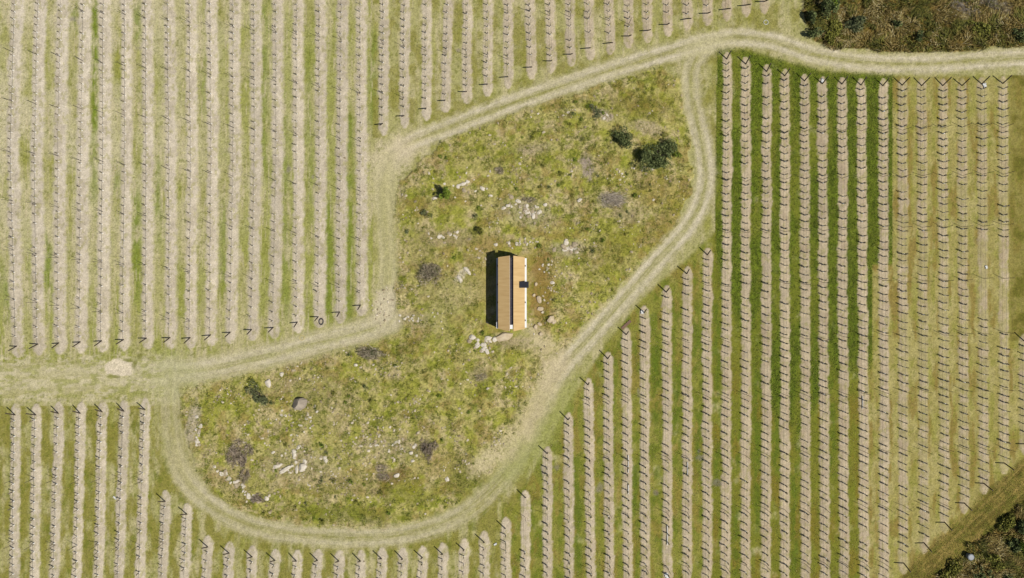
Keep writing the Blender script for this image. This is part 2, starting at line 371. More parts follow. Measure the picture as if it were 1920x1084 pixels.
# -- the rough island
islf = isl.astype(float)
ic = np.zeros_like(C) + A(186, 176, 106)
ic = mixc(ic, A(202, 184, 138), sstep(.46, .66, fbm(PX / 26, PY / 26, 61)) * .8)
ic = mixc(ic, A(160, 160, 62), sstep(.48, .66, fbm(PX / 18, PY / 18, 62)) * .85)
ic = mixc(ic, A(132, 140, 42), sstep(.56, .70, fbm(PX / 9, PY / 9, 63)) * .7)
ic = mixc(ic, A(154, 128, 72), sstep(.54, .7, fbm(PX / 20, PY / 20, 64)) * .55)
C = C * (1 - islf[..., None]) + ic * islf[..., None]
for (x, y, rx, ry, a, col, s, sf) in [
    (1015, 555, 22, 84, 0, (146, 116, 62), .75, .5), (905, 520, 30, 70, 0, (160, 142, 78), .5, .5), (915, 458, 46, 16, 0, (158, 136, 76), .7, .5), (1000, 500, 40, 30, 0, (146, 120, 66), .5, .5), (958, 640, 40, 14, 8, (176, 160, 122), .8, .4),
    (850, 550, 60, 34, -10, (178, 168, 112), .7, .5), (830, 600, 40, 30, 0, (168, 164, 98), .4, .5),
    (1100, 315, 13, 22, -10, (172, 156, 138), .95, .3), (1142, 375, 26, 15, 0, (178, 164, 142), .9, .3), (1215, 240, 30, 13, 10, (186, 170, 132), .9, .4),
    (1180, 405, 26, 18, 0, (176, 160, 124), .7, .5), (990, 400, 44, 22, 10, (180, 168, 140), .6, .5), (1068, 468, 30, 16, 0, (182, 168, 142), .6, .5),
    (1000, 280, 40, 10, -6, (176, 160, 130), .6, .5), (1135, 218, 14, 10, 30, (190, 175, 150), .8, .4), (840, 445, 44, 16, 0, (172, 156, 118), .7, .5), (790, 470, 24, 40, 0, (166, 152, 104), .5, .5),
    (775, 598, 36, 14, 10, (176, 162, 126), .5, .6), (866, 515, 18, 6, -45, (206, 194, 164), .9, .4), (560, 720, 60, 14, -12, (178, 162, 120), .5, .5),
    (560, 870, 70, 34, 0, (176, 162, 128), .6, .6), (740, 836, 60, 22, 0, (178, 164, 128), .55, .6), (620, 760, 60, 40, 0, (172, 158, 112), .5, .6), (650, 905, 90, 20, 0, (170, 152, 108), .6, .5),
    (830, 870, 46, 26, 0, (176, 156, 100), .6, .5), (735, 900, 34, 14, -40, (110, 82, 46), .7, .5), (442, 905, 40, 26, 30, (168, 150, 110), .6, .5), (770, 925, 46, 26, 0, (134, 136, 36), .7, .5), (640, 965, 110, 18, 4, (116, 122, 36), .6, .5),
    (880, 900, 40, 40, -40, (108, 110, 38), .6, .5), (900, 700, 20, 14, 0, (160, 144, 116), .6, .5), (1015, 660, 26, 24, 0, (170, 156, 104), .6, .6), (1200, 195, 60, 22, 10, (136, 124, 54), .6, .6),
    (1250, 420, 60, 26, -50, (150, 130, 66), .6, .6), (1230, 350, 50, 30, 0, (152, 130, 68), .5, .6), (1150, 470, 60, 30, -40, (142, 134, 56), .5, .6)]:
    m = ell(x, y, rx, ry, a, sf, .5, int(x + y)) * islf; C = mixc(C, A(*col), m * s)
# -- tracks
def track(C, d, hw, rut, gap, bare, midg, seed, fade=1.0):
    ad = np.abs(d); bare = bare * fade; wob = 9 * (fbm(PX / 14, PY / 14, seed, 3) - .5) + 8 * (fbm(PX / 5, PY / 5, seed + 5, 2) - .5)
    body = sstep(hw + 7, hw - 7, ad + wob)
    along = fbm(PX / 8, PY / 8, seed + 1, 3)
    r = np.exp(-((np.abs(ad - gap) + wob * .4) / rut) ** 2)
    C = mixc(C, A(180, 171, 126), body * (.2 + .37 * fade))
    C = mixc(C, midg, fade * body * np.exp(-(ad / (gap * .55)) ** 2) * .8 * sstep(.3, .6, along))
    C = mixc(C, A(213, 201, 172), np.clip(r * bare * (.6 + .8 * along), 0, 1) * body)
    C = mixc(C, A(196, 185, 144), sstep(.48, .64, fbm(d / 2.2, (PX + PY) / 50, seed + 2, 3)) * body * .55)
    C = mixc(C, A(140, 138, 66), sstep(.56, .7, fbm(d / 2.2, (PX - PY) / 44, seed + 3, 3)) * body * (1 - r * .7) * .5)
    return C, body, r
C, bM, rM = track(C, dM, 27, 9, 11, .7, A(158, 156, 88), 71)
C, bL, rL = track(C, dL, 20, 7, 10.5, .85, A(146, 144, 70), 72, 1 - .4 * sstep(930, 965, PY) - .65 * sstep(390, 345, PX) * sstep(930, 860, PY) - .65 * sstep(850, 890, PX) * sstep(1050, 1015, PX) * sstep(700, 740, PY) - .4 * sstep(250, 200, PY))
C, bN, rN = track(C, dN, 19, 6.5, 10.5, .9, A(146, 142, 66), 73, 1 - .7 * sstep(800, 760, PX) * sstep(300, 350, PY))
tb = np.maximum(np.maximum(bM, bL), bN)
for (x, y, rx, ry, a, col, s, sf) in [
    (738, 292, 52, 30, -35, (212, 197, 162), .9, .6), (722, 340, 28, 50, 0, (196, 186, 142), .6, .6), (728, 420, 18, 120, 0, (188, 180, 128), .6, .6),
    (722, 575, 20, 34, 10, (212, 199, 166), .9, .4), (1040, 695, 24, 40, 30, (204, 188, 152), .8, .5), (985, 790, 70, 22, -58, (192, 178, 130), .8, .5), (935, 845, 40, 20, -30, (196, 182, 138), .8, .5),
    (1020, 645, 16, 30, 0, (186, 170, 124), .6, .6), (320, 705, 60, 40, 0, (186, 184, 136), .5, .6), (110, 715, 190, 26, 0, (192, 182, 132), .5, .6), (362, 795, 13, 40, 10, (190, 176, 150), .9, .4), (350, 870, 26, 60, -20, (190, 180, 134), .6, .6),
    (985, 850, 30, 70, 45, (160, 162, 90), .7, .6), (1330, 85, 46, 18, -10, (200, 190, 148), .7, .5), (1050, 760, 22, 60, 30, (160, 162, 86), .7, .6)]:
    m = ell(x, y, rx, ry, a, sf, .4, int(x + y)); C = mixc(C, A(*col), m * s)
C = mixc(C, A(208, 196, 160), west * sstep(.5, .62, fbm(PX / 13, PY / 6, 160, 4)) * .75); C = mixc(C, A(156, 156, 84), west * sstep(.54, .66, fbm(PX / 16, PY / 7, 161, 4)) * .65)
pad = ell(222, 690, 29, 16, 3, .12, .28, 5); C = mixc(C, A(224, 209, 180), pad)
for (x, y, rx, ry) in [(238, 676, 12, 3), (215, 706, 10, 3), (252, 684, 5, 7), (262, 668, 5, 5), (212, 655, 4, 7)]:
    C = mixc(C, A(124, 124, 56), ell(x, y, rx, ry, 8, .4, .7, int(x)) * .8)

dS = dist_to([(1000, 628), (1032, 672), (1022, 730), (990, 795), (945, 845), (895, 876)])
scuff = sstep(36, 2, np.abs(dS) + 22 * (fbm(PX / 16, PY / 16, 150, 3) - .5))
C = mixc(C, A(204, 189, 148), scuff * (.45 + .35 * sstep(.4, .6, n_mid)))
# -- soil strips under the rows
soil = np.zeros((NY, NX)); soil_id = np.full((NY, NX), -1, int); berm = np.zeros((NY, NX))
for k, r in enumerate(ROWS):
    up = 22 if r['block'] == 'lower left' else 14
    ya, yb = r['y0'] - (up if r['top'] else 0), r['y1'] + (22 if r['bot'] else 0)
    if r['block'] == 'above the upper track': yb = r['y1'] + 24
    j0, j1 = np.searchsorted(gy, [ya, yb]); xs = r['fx'](gy[j0:j1])
    i0, i1 = np.searchsorted(gx, [xs.min() - 26, xs.max() + 26])
    X = PX[j0:j1, i0:i1]; Y = PY[j0:j1, i0:i1]
    hw = {'upper left': 10.6, 'right': 8.8, 'lower left': 9.4, 'above the upper track': 9.2}[r['block']]
    hw = hw + 1.3 * (r['P'][0, 0] < 200) * (r['block'] == 'upper left')
    ww = hw + 3.6 * (fbm(Y / 14, np.full_like(Y, k * 3.7), 80, 3) - .5)
    off = (0.8 if r['block'] != 'upper left' else 1.6) + 4.5 * (fbm(Y / 40, np.full_like(Y, k * 5.1), 81, 3) - .5)
    dx = np.abs(X - (xs[:, None] + off)) + (5 if r['block'] == 'upper left' else 3.4) * (n_small[j0:j1, i0:i1] - .5) + 2.6 * (n_fine[j0:j1, i0:i1] - .5)
    tip = np.minimum((Y - ya) if r['top'] else 1e3, (yb - Y) if r['bot'] else 1e3)
    ww = ww * np.sqrt(np.clip((tip + 5 * (n_small[j0:j1, i0:i1] - .5)) / 13, 0, 1))
    sf = 3.6 if r['block'] == 'upper left' else 1.8
    m = sstep(sf, -sf, dx - ww) * (tip > 0)
    s = soil[j0:j1, i0:i1]; sid = soil_id[j0:j1, i0:i1]
    sid[(m > .5) & (m > s)] = k; s[:] = np.maximum(s, m)
    b = berm[j0:j1, i0:i1]; b[:] = np.maximum(b, m * np.clip(1 - (dx / 13) ** 2, 0, 1))
sc = np.zeros_like(C) + A(209, 195, 170)
lf = np.clip((PX - 700) / 700, 0, 1)
sc = mixc(sc, A(199, 181, 150), lf); sc = mixc(sc, A(217, 204, 181), bright)  # soil also paled by the painted haze
sc = mixc(sc, A(174, 160, 134), sstep(.45, .68, n_mid) * .35); sc = mixc(sc, A(178, 157, 128), lf * sstep(.5, .7, fbm(PX / 10, PY / 22, 82)) * .5)
sc = mixc(sc, A(178, 166, 112), sstep(1670, 1700, PX) * sstep(.35, .6, n_mid) * .75)
sc = mixc(sc, A(164, 158, 92), sstep(.56, .70, fbm(PX / 5, PY / 8, 83)) * .5)
rowtone = np.random.default_rng(5).normal(1, .035, len(ROWS) + 1); sc = sc * (rowtone[soil_id] + .16 * (fbm(PX / 26, PY / 60, 84, 3) - .5))[..., None]
soilM = soil * np.where(PX > 1690, .88, 1)
C = C * (1 - soilM[..., None]) + sc * soilM[..., None]
# green weeds clinging to the strips, and grain
C = C * (1 + .20 * (n_fine - .5) + .16 * (n_small - .5))[..., None]
tuftg = sstep(.62, .74, fbm(PX / 4.5, PY / 4.5, 85, 3)) * (1 - soil) * (1 - tb * .8) * (1 - lush)
C = mixc(C, A(118, 122, 42), tuftg * .55)
purple = np.zeros((NY, NX))
for (x, y, rx, ry) in [(860, 94, 4, 3), (541, 317, 4, 7), (587, 332, 3, 5), (1311, 846, 4, 6), (1312, 858, 6, 5), (1344, 906, 8, 5), (1124, 915, 7, 8), (1197, 734, 3, 8), (136, 36, 7, 4), (262, 90, 6, 4), (1229, 922, 5, 5), (1045, 876, 6, 6)]:
    C = mixc(C, A(140, 120, 140), ell(x, y, rx, ry, 0, .5, .9, int(x)) * .35)

# -- relief
mound = sstep(0, 1, np.clip(np.minimum(dAny, 110) / 110, 0, 1)) * islf
Z = .10 * (n_big - .5) + berm * .07 + .035 * (n_small - .5) * (1 - tb * .7) + .02 * (n_fine - .5)
Z -= .04 * np.maximum(np.maximum(rM, rL), rN) * tb
Z += mound * .5
flat = ell(960, 549, 60, 95, 0, .25, 0, 0)
rough = islf * (1 - tb) * (1 - flat) * (1 - .85 * scuff)
Z += rough * (.15 * (fbm(PX / 9, PY / 9, 86, 3) - .5) + .14 * (n_fine - .5) + .3 * (fbm(PX / 45, PY / 45, 87, 3) - .5))
Z = Z * (1 - flat) + .38 * flat
Z += brush * (.5 * (fbm(PX / 12, PY / 12, 88, 3) - .4) + .2 * (n_fine - .5))
Z += lush * (1 - soil) * (.08 * (n_small - .5) + .07 * n_fine)
drop = np.clip((dB - 20) / 110, 0, 1) * ((PX > 1600) & (PY > 780) & (np.abs(dB) < 900)); Z -= 0 * drop
border = np.minimum(np.minimum(PX - gx[0], gx[-1] - PX), np.minimum(PY - gy[0], gy[-1] - PY))
Z *= sstep(0, 20, border)
def gz(x, y):
    fx = np.clip((np.asarray(x, float) - gx[0]) / STEP, 0, NX - 1.001); fy = np.clip((np.asarray(y, float) - gy[0]) / STEP, 0, NY - 1.001)
    i = fx.astype(int); j = fy.astype(int); u = fx - i; v = fy - j
    return (Z[j, i] * (1 - u) + Z[j, i + 1] * u) * (1 - v) + (Z[j + 1, i] * (1 - u) + Z[j + 1, i + 1] * u) * v
def samp(F, x, y):
    i = np.clip(np.round((np.asarray(x) - gx[0]) / STEP).astype(int), 0, NX - 1); j = np.clip(np.round((np.asarray(y) - gy[0]) / STEP).astype(int), 0, NY - 1)
    return F[j, i]
def W(x, y, dz=0): return (wx(x), wy(y), float(gz(x, y)) + dz)

GV = np.stack([wx(PX), wy(PY), Z], -1).reshape(-1, 3); GC = np.clip(C, .004, .9).reshape(-1, 3)
idx = np.arange(NX * NY).reshape(NY, NX)
quads = np.stack([idx[1:, :-1], idx[1:, 1:], idx[:-1, 1:], idx[:-1, :-1]], -1).reshape(-1, 4)
fsoil = soil_id[:-1, :-1].ravel(); ftrack = (tb[:-1, :-1].ravel() > .45) & (fsoil < 0)
# every patch keeps the normals of the whole sheet, so that no seam shows
def patch(name, sel, m, ring=False):
    q = quads[sel]; u, inv = np.unique(q.ravel(), return_inverse=True); q2 = inv.reshape(-1, 4)
    V = GV[u]; c = GC[u]; F = [q2]
    if ring:
        x0, x1, y0, y1 = wx(gx[0]), wx(gx[-1]), wy(gy[-1]), wy(gy[0]); R = 2500.0; n = len(V)
        V = np.vstack([V, [(x0, y0, 0), (x1, y0, 0), (x1, y1, 0), (x0, y1, 0), (-R, -R, 0), (R, -R, 0), (R, R, 0), (-R, R, 0)]])
        c = np.vstack([c, np.tile(A(150, 145, 76), (8, 1))])
        F.append(np.array([(n + 4, n + 5, n + 1, n), (n + 5, n + 6, n + 2, n + 1), (n + 6, n + 7, n + 3, n + 2), (n + 7, n + 4, n, n + 3)]))
    me = mesh_np(name, V, F, [m], True, c)
    o = link(name, me); o['kind'] = 'structure'; return o
patch('ground', ~ftrack & (fsoil < 0), M_GROUND, True)
patch('dirt_track', ftrack, M_TRACK)
for k in range(len(ROWS)):
    s = fsoil == k
    if s.any(): patch('soil_strip', s, M_SOIL)

# ------------------------------------------------------------------ grass: nobody could count it
def blades(name, x, y, h, width, lean, mats, midx=None, flow=None, zoff=-.02):
    """x, y photograph pixels of each blade's foot; h, width in metres"""
    n = len(x); a = RNG.uniform(0, 2 * np.pi, n) if flow is None else flow
    ln = RNG.uniform(.25, 1, n) * lean * h
    bx, by, bz = wx(x), wy(y), gz(x, y) + zoff
    b2 = a + np.pi / 2 + RNG.normal(0, .5, n); sx, sy = np.cos(b2) * width / 2, np.sin(b2) * width / 2
    hm = h * RNG.uniform(.55, .7, n)
    V = np.empty((n, 5, 3))
    V[:, 0] = np.stack([bx - sx, by - sy, bz], -1); V[:, 1] = np.stack([bx + sx, by + sy, bz], -1)
    mx, my = bx + np.cos(a) * ln * .4, by + np.sin(a) * ln * .4
    V[:, 2] = np.stack([mx + sx * .8, my + sy * .8, bz + hm], -1); V[:, 3] = np.stack([mx - sx * .8, my - sy * .8, bz + hm], -1)
    V[:, 4] = np.stack([bx + np.cos(a) * ln, by + np.sin(a) * ln, bz + h * .85], -1)
    base = (np.arange(n) * 5)[:, None]
    q = base + np.array([[0, 1, 2, 3]]); t = base + np.array([[3, 2, 4]])
    mi = None if midx is None else np.concatenate([midx, midx])
    o = link(name, mesh_np(name, V.reshape(-1, 3), [q, t], mats, False, None, mi)); o['kind'] = 'stuff'; return o
def spread(mask, n, seed_mask_power=1):
    p = mask.ravel().astype(float); p = p / p.sum(); k = RNG.choice(len(p), n, p=p)
    return gx[k % NX] + RNG.uniform(-1, 1, n) * STEP, gy[k // NX] + RNG.uniform(-1, 1, n) * STEP
def clumped(mask, ncl, per, rad):
    cx, cy = spread(mask, ncl)
    x = np.repeat(cx, per) + RNG.normal(0, rad, ncl * per); y = np.repeat(cy, per) + RNG.normal(0, rad, ncl * per)
    return x, y
inview = ((PX > -40) & (PX < 1960) & (PY > -40) & (PY < 1124)).astype(float)
M_G_OLIVE = mat('olive_grass', A(134, 138, 42), A(196, 188, 102), .5, island=True, c3=A(168, 166, 64))
M_G_STRAW = mat('straw_grass', A(172, 148, 84), A(222, 206, 156), .5, island=True, c3=A(200, 182, 118))
M_G_GREEN = mat('green_grass', A(86, 106, 28), A(150, 158, 54), .5, island=True, c3=A(114, 130, 36))
M_G_BROWN = mat('brown_grass', A(86, 74, 32), A(186, 160, 94), .4, island=True, c3=A(134, 116, 54))
M_G_DARK = mat('dark_scrub_grass', A(66, 70, 26), A(150, 144, 62), .4, island=True, c3=A(108, 108, 42))

rm = rough * inview * (1 - soil)
wgt = rm * (.25 + sstep(.4, .62, fbm(PX / 12, PY / 12, 101, 3)))
x, y = clumped(wgt, 15000, 5, 2.2); ok = samp(rm, x, y) > .2; x, y = x[ok], y[ok]
grn = RNG.random(len(x)) < np.clip(samp(sstep(.4, .62, fbm(PX / 16, PY / 16, 102, 3)), x, y), .12, .9)
straw = (RNG.random(len(x)) < .52) & ~grn
blades('meadow_grass', x, y, RNG.uniform(.10, .27, len(x)) * np.where(grn, 1.4, 1), RNG.uniform(.03, .06, len(x)), 1.0, [M_G_OLIVE, M_G_STRAW, M_G_GREEN], np.where(straw, 1, np.where(grn & (RNG.random(len(x)) < .4), 2, 0)))
al = lush * (1 - sstep(.2, .6, soil)) * inview
# taller green clumps
tw_ = rm * (.1 + sstep(.46, .66, fbm(PX / 30, PY / 30, 170, 3)) + .9 * ell(620, 960, 150, 26, 4, .6, .4, 8) + .8 * ell(870, 905, 50, 50, 0, .6, .4, 9) + .5 * ell(700, 730, 140, 60, 0, .6, .4, 10))
x, y = clumped(tw_, 1000, 20, 2.3); ok = samp(rm, x, y) > .2; x, y = x[ok], y[ok]
blades('meadow_clumps', x, y, RNG.uniform(.15, .38, len(x)), RNG.uniform(.03, .06, len(x)), .9, [M_G_GREEN, M_G_OLIVE], (RNG.random(len(x)) < .35).astype(int))
al = lush * (1 - sstep(.2, .6, soil)) * inview
x, y = clumped(al, 9000, 6, 2.0); ok = samp(soil, x, y) < .5; x, y = x[ok], y[ok]
blades('alley_grass', x, y, RNG.uniform(.08, .2, len(x)), RNG.uniform(.03, .06, len(x)), 1.0, [M_G_GREEN, M_G_OLIVE], (RNG.random(len(x)) < .14).astype(int))
al = (rb + lowm * .7 + upm * .5 + left * .35) * (1 - np.clip(lush, 0, 1)) * (1 - dry) * (1 - tb) * (1 - islf) * (1 - brush) * (1 - sstep(.1, .5, soil)) * inview * sstep(.35, .6, n_mid)
x, y = clumped(al, 11000, 5, 2.2); ok = (samp(soil, x, y) < .4) & (samp(tb, x, y) < .4); x, y = x[ok], y[ok]
blades('alley_weeds', x, y, RNG.uniform(.05, .16, len(x)), RNG.uniform(.03, .055, len(x)), 1.0, [M_G_OLIVE, M_G_GREEN, M_G_STRAW], RNG.choice(3, len(x), p=[.62, .14, .24]))
# tall brush in the two corners
bm = brush * inview
x, y = clumped(bm * (.3 + sstep(.35, .6, fbm(PX / 14, PY / 14, 104, 3))), 5200, 9, 4.0); ok = samp(bm, x, y) > .5; x, y = x[ok], y[ok]
fl = 2 * np.pi * 1.6 * vnoise(x / 34, y / 34, 105) + RNG.normal(0, .5, len(x))
dk = RNG.random(len(x)) < np.clip(samp(sstep(.45, .55, fbm(PX / 30, PY / 26, 106, 3)), x, y), .06, .92)
stp = np.clip(samp(sstep(.52, .62, fbm(PX / 22, PY / 22, 107, 3)), x, y), .06, .6)
blades('tall_brush_grass', x, y, RNG.uniform(.25, .75, len(x)), RNG.uniform(.04, .09, len(x)), 1.3, [M_G_BROWN, M_G_DARK, M_G_STRAW], np.where(dk, 1, np.where(RNG.random(len(x)) < stp, 2, 0)), flow=fl)
bk = bank * (1 - brush) * inview
x, y = clumped(bk, 2400, 6, 2.5); ok = samp(bk, x, y) > .3; x, y = x[ok], y[ok]
blades('bank_grass', x, y, RNG.uniform(.05, .15, len(x)), RNG.uniform(.03, .06, len(x)), 1.1, [M_G_OLIVE, M_G_BROWN], (RNG.random(len(x)) < .4).astype(int))

# ------------------------------------------------------------------ vineyard: vines, posts, hoses
def vine_mesh(seed):
    rd = random.Random(seed); mb = MB()
    h = rd.uniform(.85, 1.05); bx, by = rd.uniform(-.05, .05), rd.uniform(-.05, .05)
    mb.tube([(0, 0, -.05), (bx * .4, by * .4, .3), (bx, by, .6), (bx * .6, by * .8, h)], [.028, .028, .032, .026], 5, 0)
    mb.tube([(0, 0, .0), (0, 0, .34)], [.055, .05], 6, 1)
    mb.tube([(.03, 0, 0), (.03, .01, h + .12)], [.012, .012], 4, 0)
    for k in range(rd.randint(5, 8)):                       # spring canes off the head
        a = rd.uniform(0, 6.28); L = rd.uniform(.10, .18); z0 = rd.uniform(.45, .98) * h
        p = Vector((bx * .8, by * .8, z0)); q = p + Vector((math.cos(a) * L * .55, math.sin(a) * L * .8, L * rd.uniform(.1, .8)))
        mb.tube([p, (p + q) / 2 + Vector((0, 0, -.02)), q], [.016, .013, .007], 4, 0)
    for k in range(rd.randint(20, 30)):
        a = rd.uniform(0, 6.28); rr = rd.uniform(.0, .06); z = rd.uniform(.38, 1.06) * h
        c = Vector((math.cos(a) * rr, math.sin(a) * rr, z)); u = Vector((rd.gauss(0, 1), rd.gauss(0, 1), rd.gauss(0, .6))).normalized()
        v = u.orthogonal().normalized(); s = rd.uniform(.03, .05)
        mb.add([c - u * s, c + v * s * .7, c + u * s, c - v * s * .7], [(0, 1, 2, 3)], 2)
    return mb.mesh('vine', [M_VINE, M_GUARD, M_LEAF])
VINES = [vine_mesh(i) for i in range(8)]
def end_post_mesh(sgn):
    mb = MB(); d = Vector((0, sgn * .5, 1.8))
    mb.tube([Vector((0, 0, 0)) - d * .1, d * .5, d], [.074, .072, .066], 9)
    return mb.mesh('end_post', [M_POST])
END_UP, END_DN = end_post_mesh(1), end_post_mesh(-1)
mb = MB(); mb.tube([(0, 0, -.1), (0, 0, 2.15)], [.028, .024], 6); ROD = mb.mesh('trellis_post', [M_ROD])

def ordn(n):
    return f"{n}{'th' if 10 <= n % 100 <= 20 else {1: 'st', 2: 'nd', 3: 'rd'}.get(n % 10, 'th')}"
def row_phrase(r):
    b, i = r['block'], r['i']
    if b == 'upper left': return f'{ordn(i)} row from left edge, upper left block'
    if b == 'above the upper track': return f'{ordn(i)} row from left above the upper track'
    if b == 'lower left': return f'{ordn(i)} row from left along bottom edge'
    return f'{ordn(i)} row from right edge, right block'
cnt = {}
for r in ROWS:
    cnt[r['block']] = cnt.get(r['block'], 0) + 1; r['i'] = cnt[r['block']]
nr = cnt['right']
for r in ROWS:
    if r['block'] == 'right': r['i'] = nr + 1 - r['i']
POST_R = [242, 331, 427, 526, 628, 733, 843, 947, 1052]
cands = []
for k, r in enumerate(ROWS):
    b = r['block']; rd = random.Random(k * 13 + 1)
    ph = row_phrase(r)
    ylo, yhi = max(r['y0'], -6), min(r['y1'], 1092)
    if b == 'right':
        x0 = float(r['fx'](ylo)); py = [p - .026 * (x0 - 1730) for p in POST_R]
    elif b == 'lower left': py = [898, 1020]
    else:
        x0 = float(r['fx'](0)); py = [99 + .115 * (x0 - 30) + n * 93 for n in range(-9, 7)]
    py = [p for p in py if ylo + 22 < p < yhi - 22 and p > 4]
    # end posts lean away from the row
    if r['top']:
        x, y = r['P'][0]
        o = link('end_post', END_UP, None, W(x, y)); o.rotation_euler = (rd.uniform(-.05, .05), rd.uniform(-.04, .04), rd.uniform(-.12, .12)); o.scale = (1, 1, rd.uniform(.9, 1.05))
        tag(o, f'dark leaning end post at top of {ph}', 'end post', 'end posts of the vine rows')
    if r['bot']:
        x, y = r['P'][-1]
        o = link('end_post', END_DN, None, W(x, y)); o.rotation_euler = (rd.uniform(-.05, .05), rd.uniform(-.04, .04), rd.uniform(-.12, .12)); o.scale = (1, 1, rd.uniform(.9, 1.05))
        tag(o, f'dark leaning end post at foot of {ph}', 'end post', 'end posts of the vine rows')
    for n, p in enumerate(py):
        yy = p + rd.uniform(-2, 2)
        o = link('trellis_post', ROD, None, W(float(r['fx'](yy)) + rd.uniform(-.8, .8), yy)); o.rotation_euler = (rd.uniform(-.04, .04), rd.uniform(-.04, .04), 0)
        tag(o, f'thin trellis post, {ordn(n + 1)} from top, {ph}', 'post', 'thin trellis posts along the vine rows')
    # drip hose down the row
    ys = np.arange(max(r['y0'], -60), min(r['y1'], 1140), 24.0); ys = np.append(ys, min(r['y1'], 1140)) if r['y1'] - ys[-1] > 2 else ys
    pts = [Vector((wx(float(r['fx'](q)) + 1 + rd.uniform(-.7, .7)), wy(q), float(gz(r['fx'](q), q)) + .42 + rd.uniform(-.05, .05))) for q in ys]
    if len(pts) > 1:
        mb = MB(); mb.tube(pts, [.009] * len(pts), 4); o = mb.build('drip_hose', M_HOSE)
        tag(o, f'thin dark drip hose along {ph}', 'hose', 'drip hoses along the vine rows')
    # vines
    yy = ylo + (10 if r['top'] else 3); n = 0
    while yy < yhi - (9 if r['bot'] else 0):
        sp = {'upper left': 13.2 + 4.3 * max(yy, 0) / 650, 'right': 13 + 2.5 * yy / 1084, 'lower left': 15.4, 'above the upper track': 13.6}[b]
        gap = (b == 'right' and ((r['i'] == 3 and 444 < yy < 586) or (r['i'] == 2 and 446 < yy < 612) or (r['i'] == 26 and yy < 1020)))
        n += 1
        if not gap and rd.random() > .045:
            big = {'upper left': .92, 'right': 1.08, 'lower left': .98, 'above the upper track': .9}[b]
            x = float(r['fx'](yy)) + rd.uniform(-1, 1); y = yy + rd.uniform(-1.2, 1.2)
            cands.append((math.hypot(x - 960, y - 542) * big if 4 < x < 1916 and 4 < y < 1080 else 0, x, y, big * rd.uniform(.82, 1.15), rd.randrange(8), rd.uniform(0, 6.28), n, ph, {'upper left': .82, 'right': 1.4, 'lower left': 1.15, 'above the upper track': 1.0}[b] * rd.uniform(.75, 1.25)))
        yy += sp * rd.uniform(.93, 1.07)
cands.sort(key=lambda c: -c[0])
for c in cands[:290]:
    o = link('young_vine', VINES[c[4]], None, W(c[1], c[2])); o.rotation_euler.z = c[5]; o.scale = (c[8], c[8], c[3])
    tag(o, f'young staked vine, {ordn(c[6])} from top, {c[7]}', 'vine', 'young staked vines in the rows')
bv, bf, bmi, nv = [], {3: [], 4: [], 5: [], 6: []}, {3: [], 4: [], 5: [], 6: []}, 0
vdat = []
for me in VINES:
    vdat.append((np.array([v.co for v in me.vertices]), [np.array(p.vertices) for p in me.polygons], [p.material_index for p in me.polygons]))
for c in cands[290:]:
    V, F, MI = vdat[c[4]]; ca, sa = math.cos(c[5]), math.sin(c[5])
    P = np.empty_like(V); P[:, 0] = (V[:, 0] * ca - V[:, 1] * sa) * c[8]; P[:, 1] = (V[:, 0] * sa + V[:, 1] * ca) * c[8]; P[:, 2] = V[:, 2] * c[3]
    bv.append(P + np.array(W(c[1], c[2])))
    for f, m_ in zip(F, MI): bf[len(f)].append(f + nv); bmi[len(f)].append(m_)
    nv += len(V)
fl_, mi_ = [], []
for q in bf:
    if bf[q]: fl_.append(np.array(bf[q])); mi_ += bmi[q]
o = link('vine_rows', mesh_np('vine_rows', np.vstack(bv), fl_, [M_VINE, M_GUARD, M_LEAF], False, None, mi_)); o['kind'] = 'stuff'
print('vines', len(cands))

# ------------------------------------------------------------------ chapel
M_ROOF = mat('roof_timber', A(223, 189, 132), A(198, 162, 106), .6, rough=.8, stretch=(1, 7, 1), c3=A(212, 177, 120), detail=8)
M_WALL = mat('wall_timber', A(190, 140, 84), A(150, 106, 60), 1.0, rough=.7, stretch=(1, 1, 9))
M_EDGE = mat('pale_edge', (.62, .60, .57), (.5, .48, .46), 3, rough=.6)
M_PLASTER = mat('white_plinth', (.58, .58, .57), (.5, .5, .49), 2, rough=.7)
M_BLACK = mat('black_steel', (.010, .011, .016), (.015, .016, .022), 2, rough=.7, spec=.15)
M_GLASS = mat('dark_glass', (.035, .032, .04), (.06, .05, .058), 1.2, rough=.08, spec=.6)
M_FRAME = mat('skylight_frame', (.03, .028, .03), (.05, .046, .05), 3, rough=.5)
zb = float(gz(955, 549)) - .02
CX, CY = -.065, -.5
ch = empty('chapel', (CX, CY, zb))
tag(ch, 'small timber chapel with two facing roof panels, a long ridge slot and a black box', 'chapel')
EH, RH, EX, RX = 2.8, 3.4, 1.615, .235
Y1, Y0 = 3.85 - CY, -4.81 - CY; R1, R0 = 4.01 - CY, -5.09 - CY
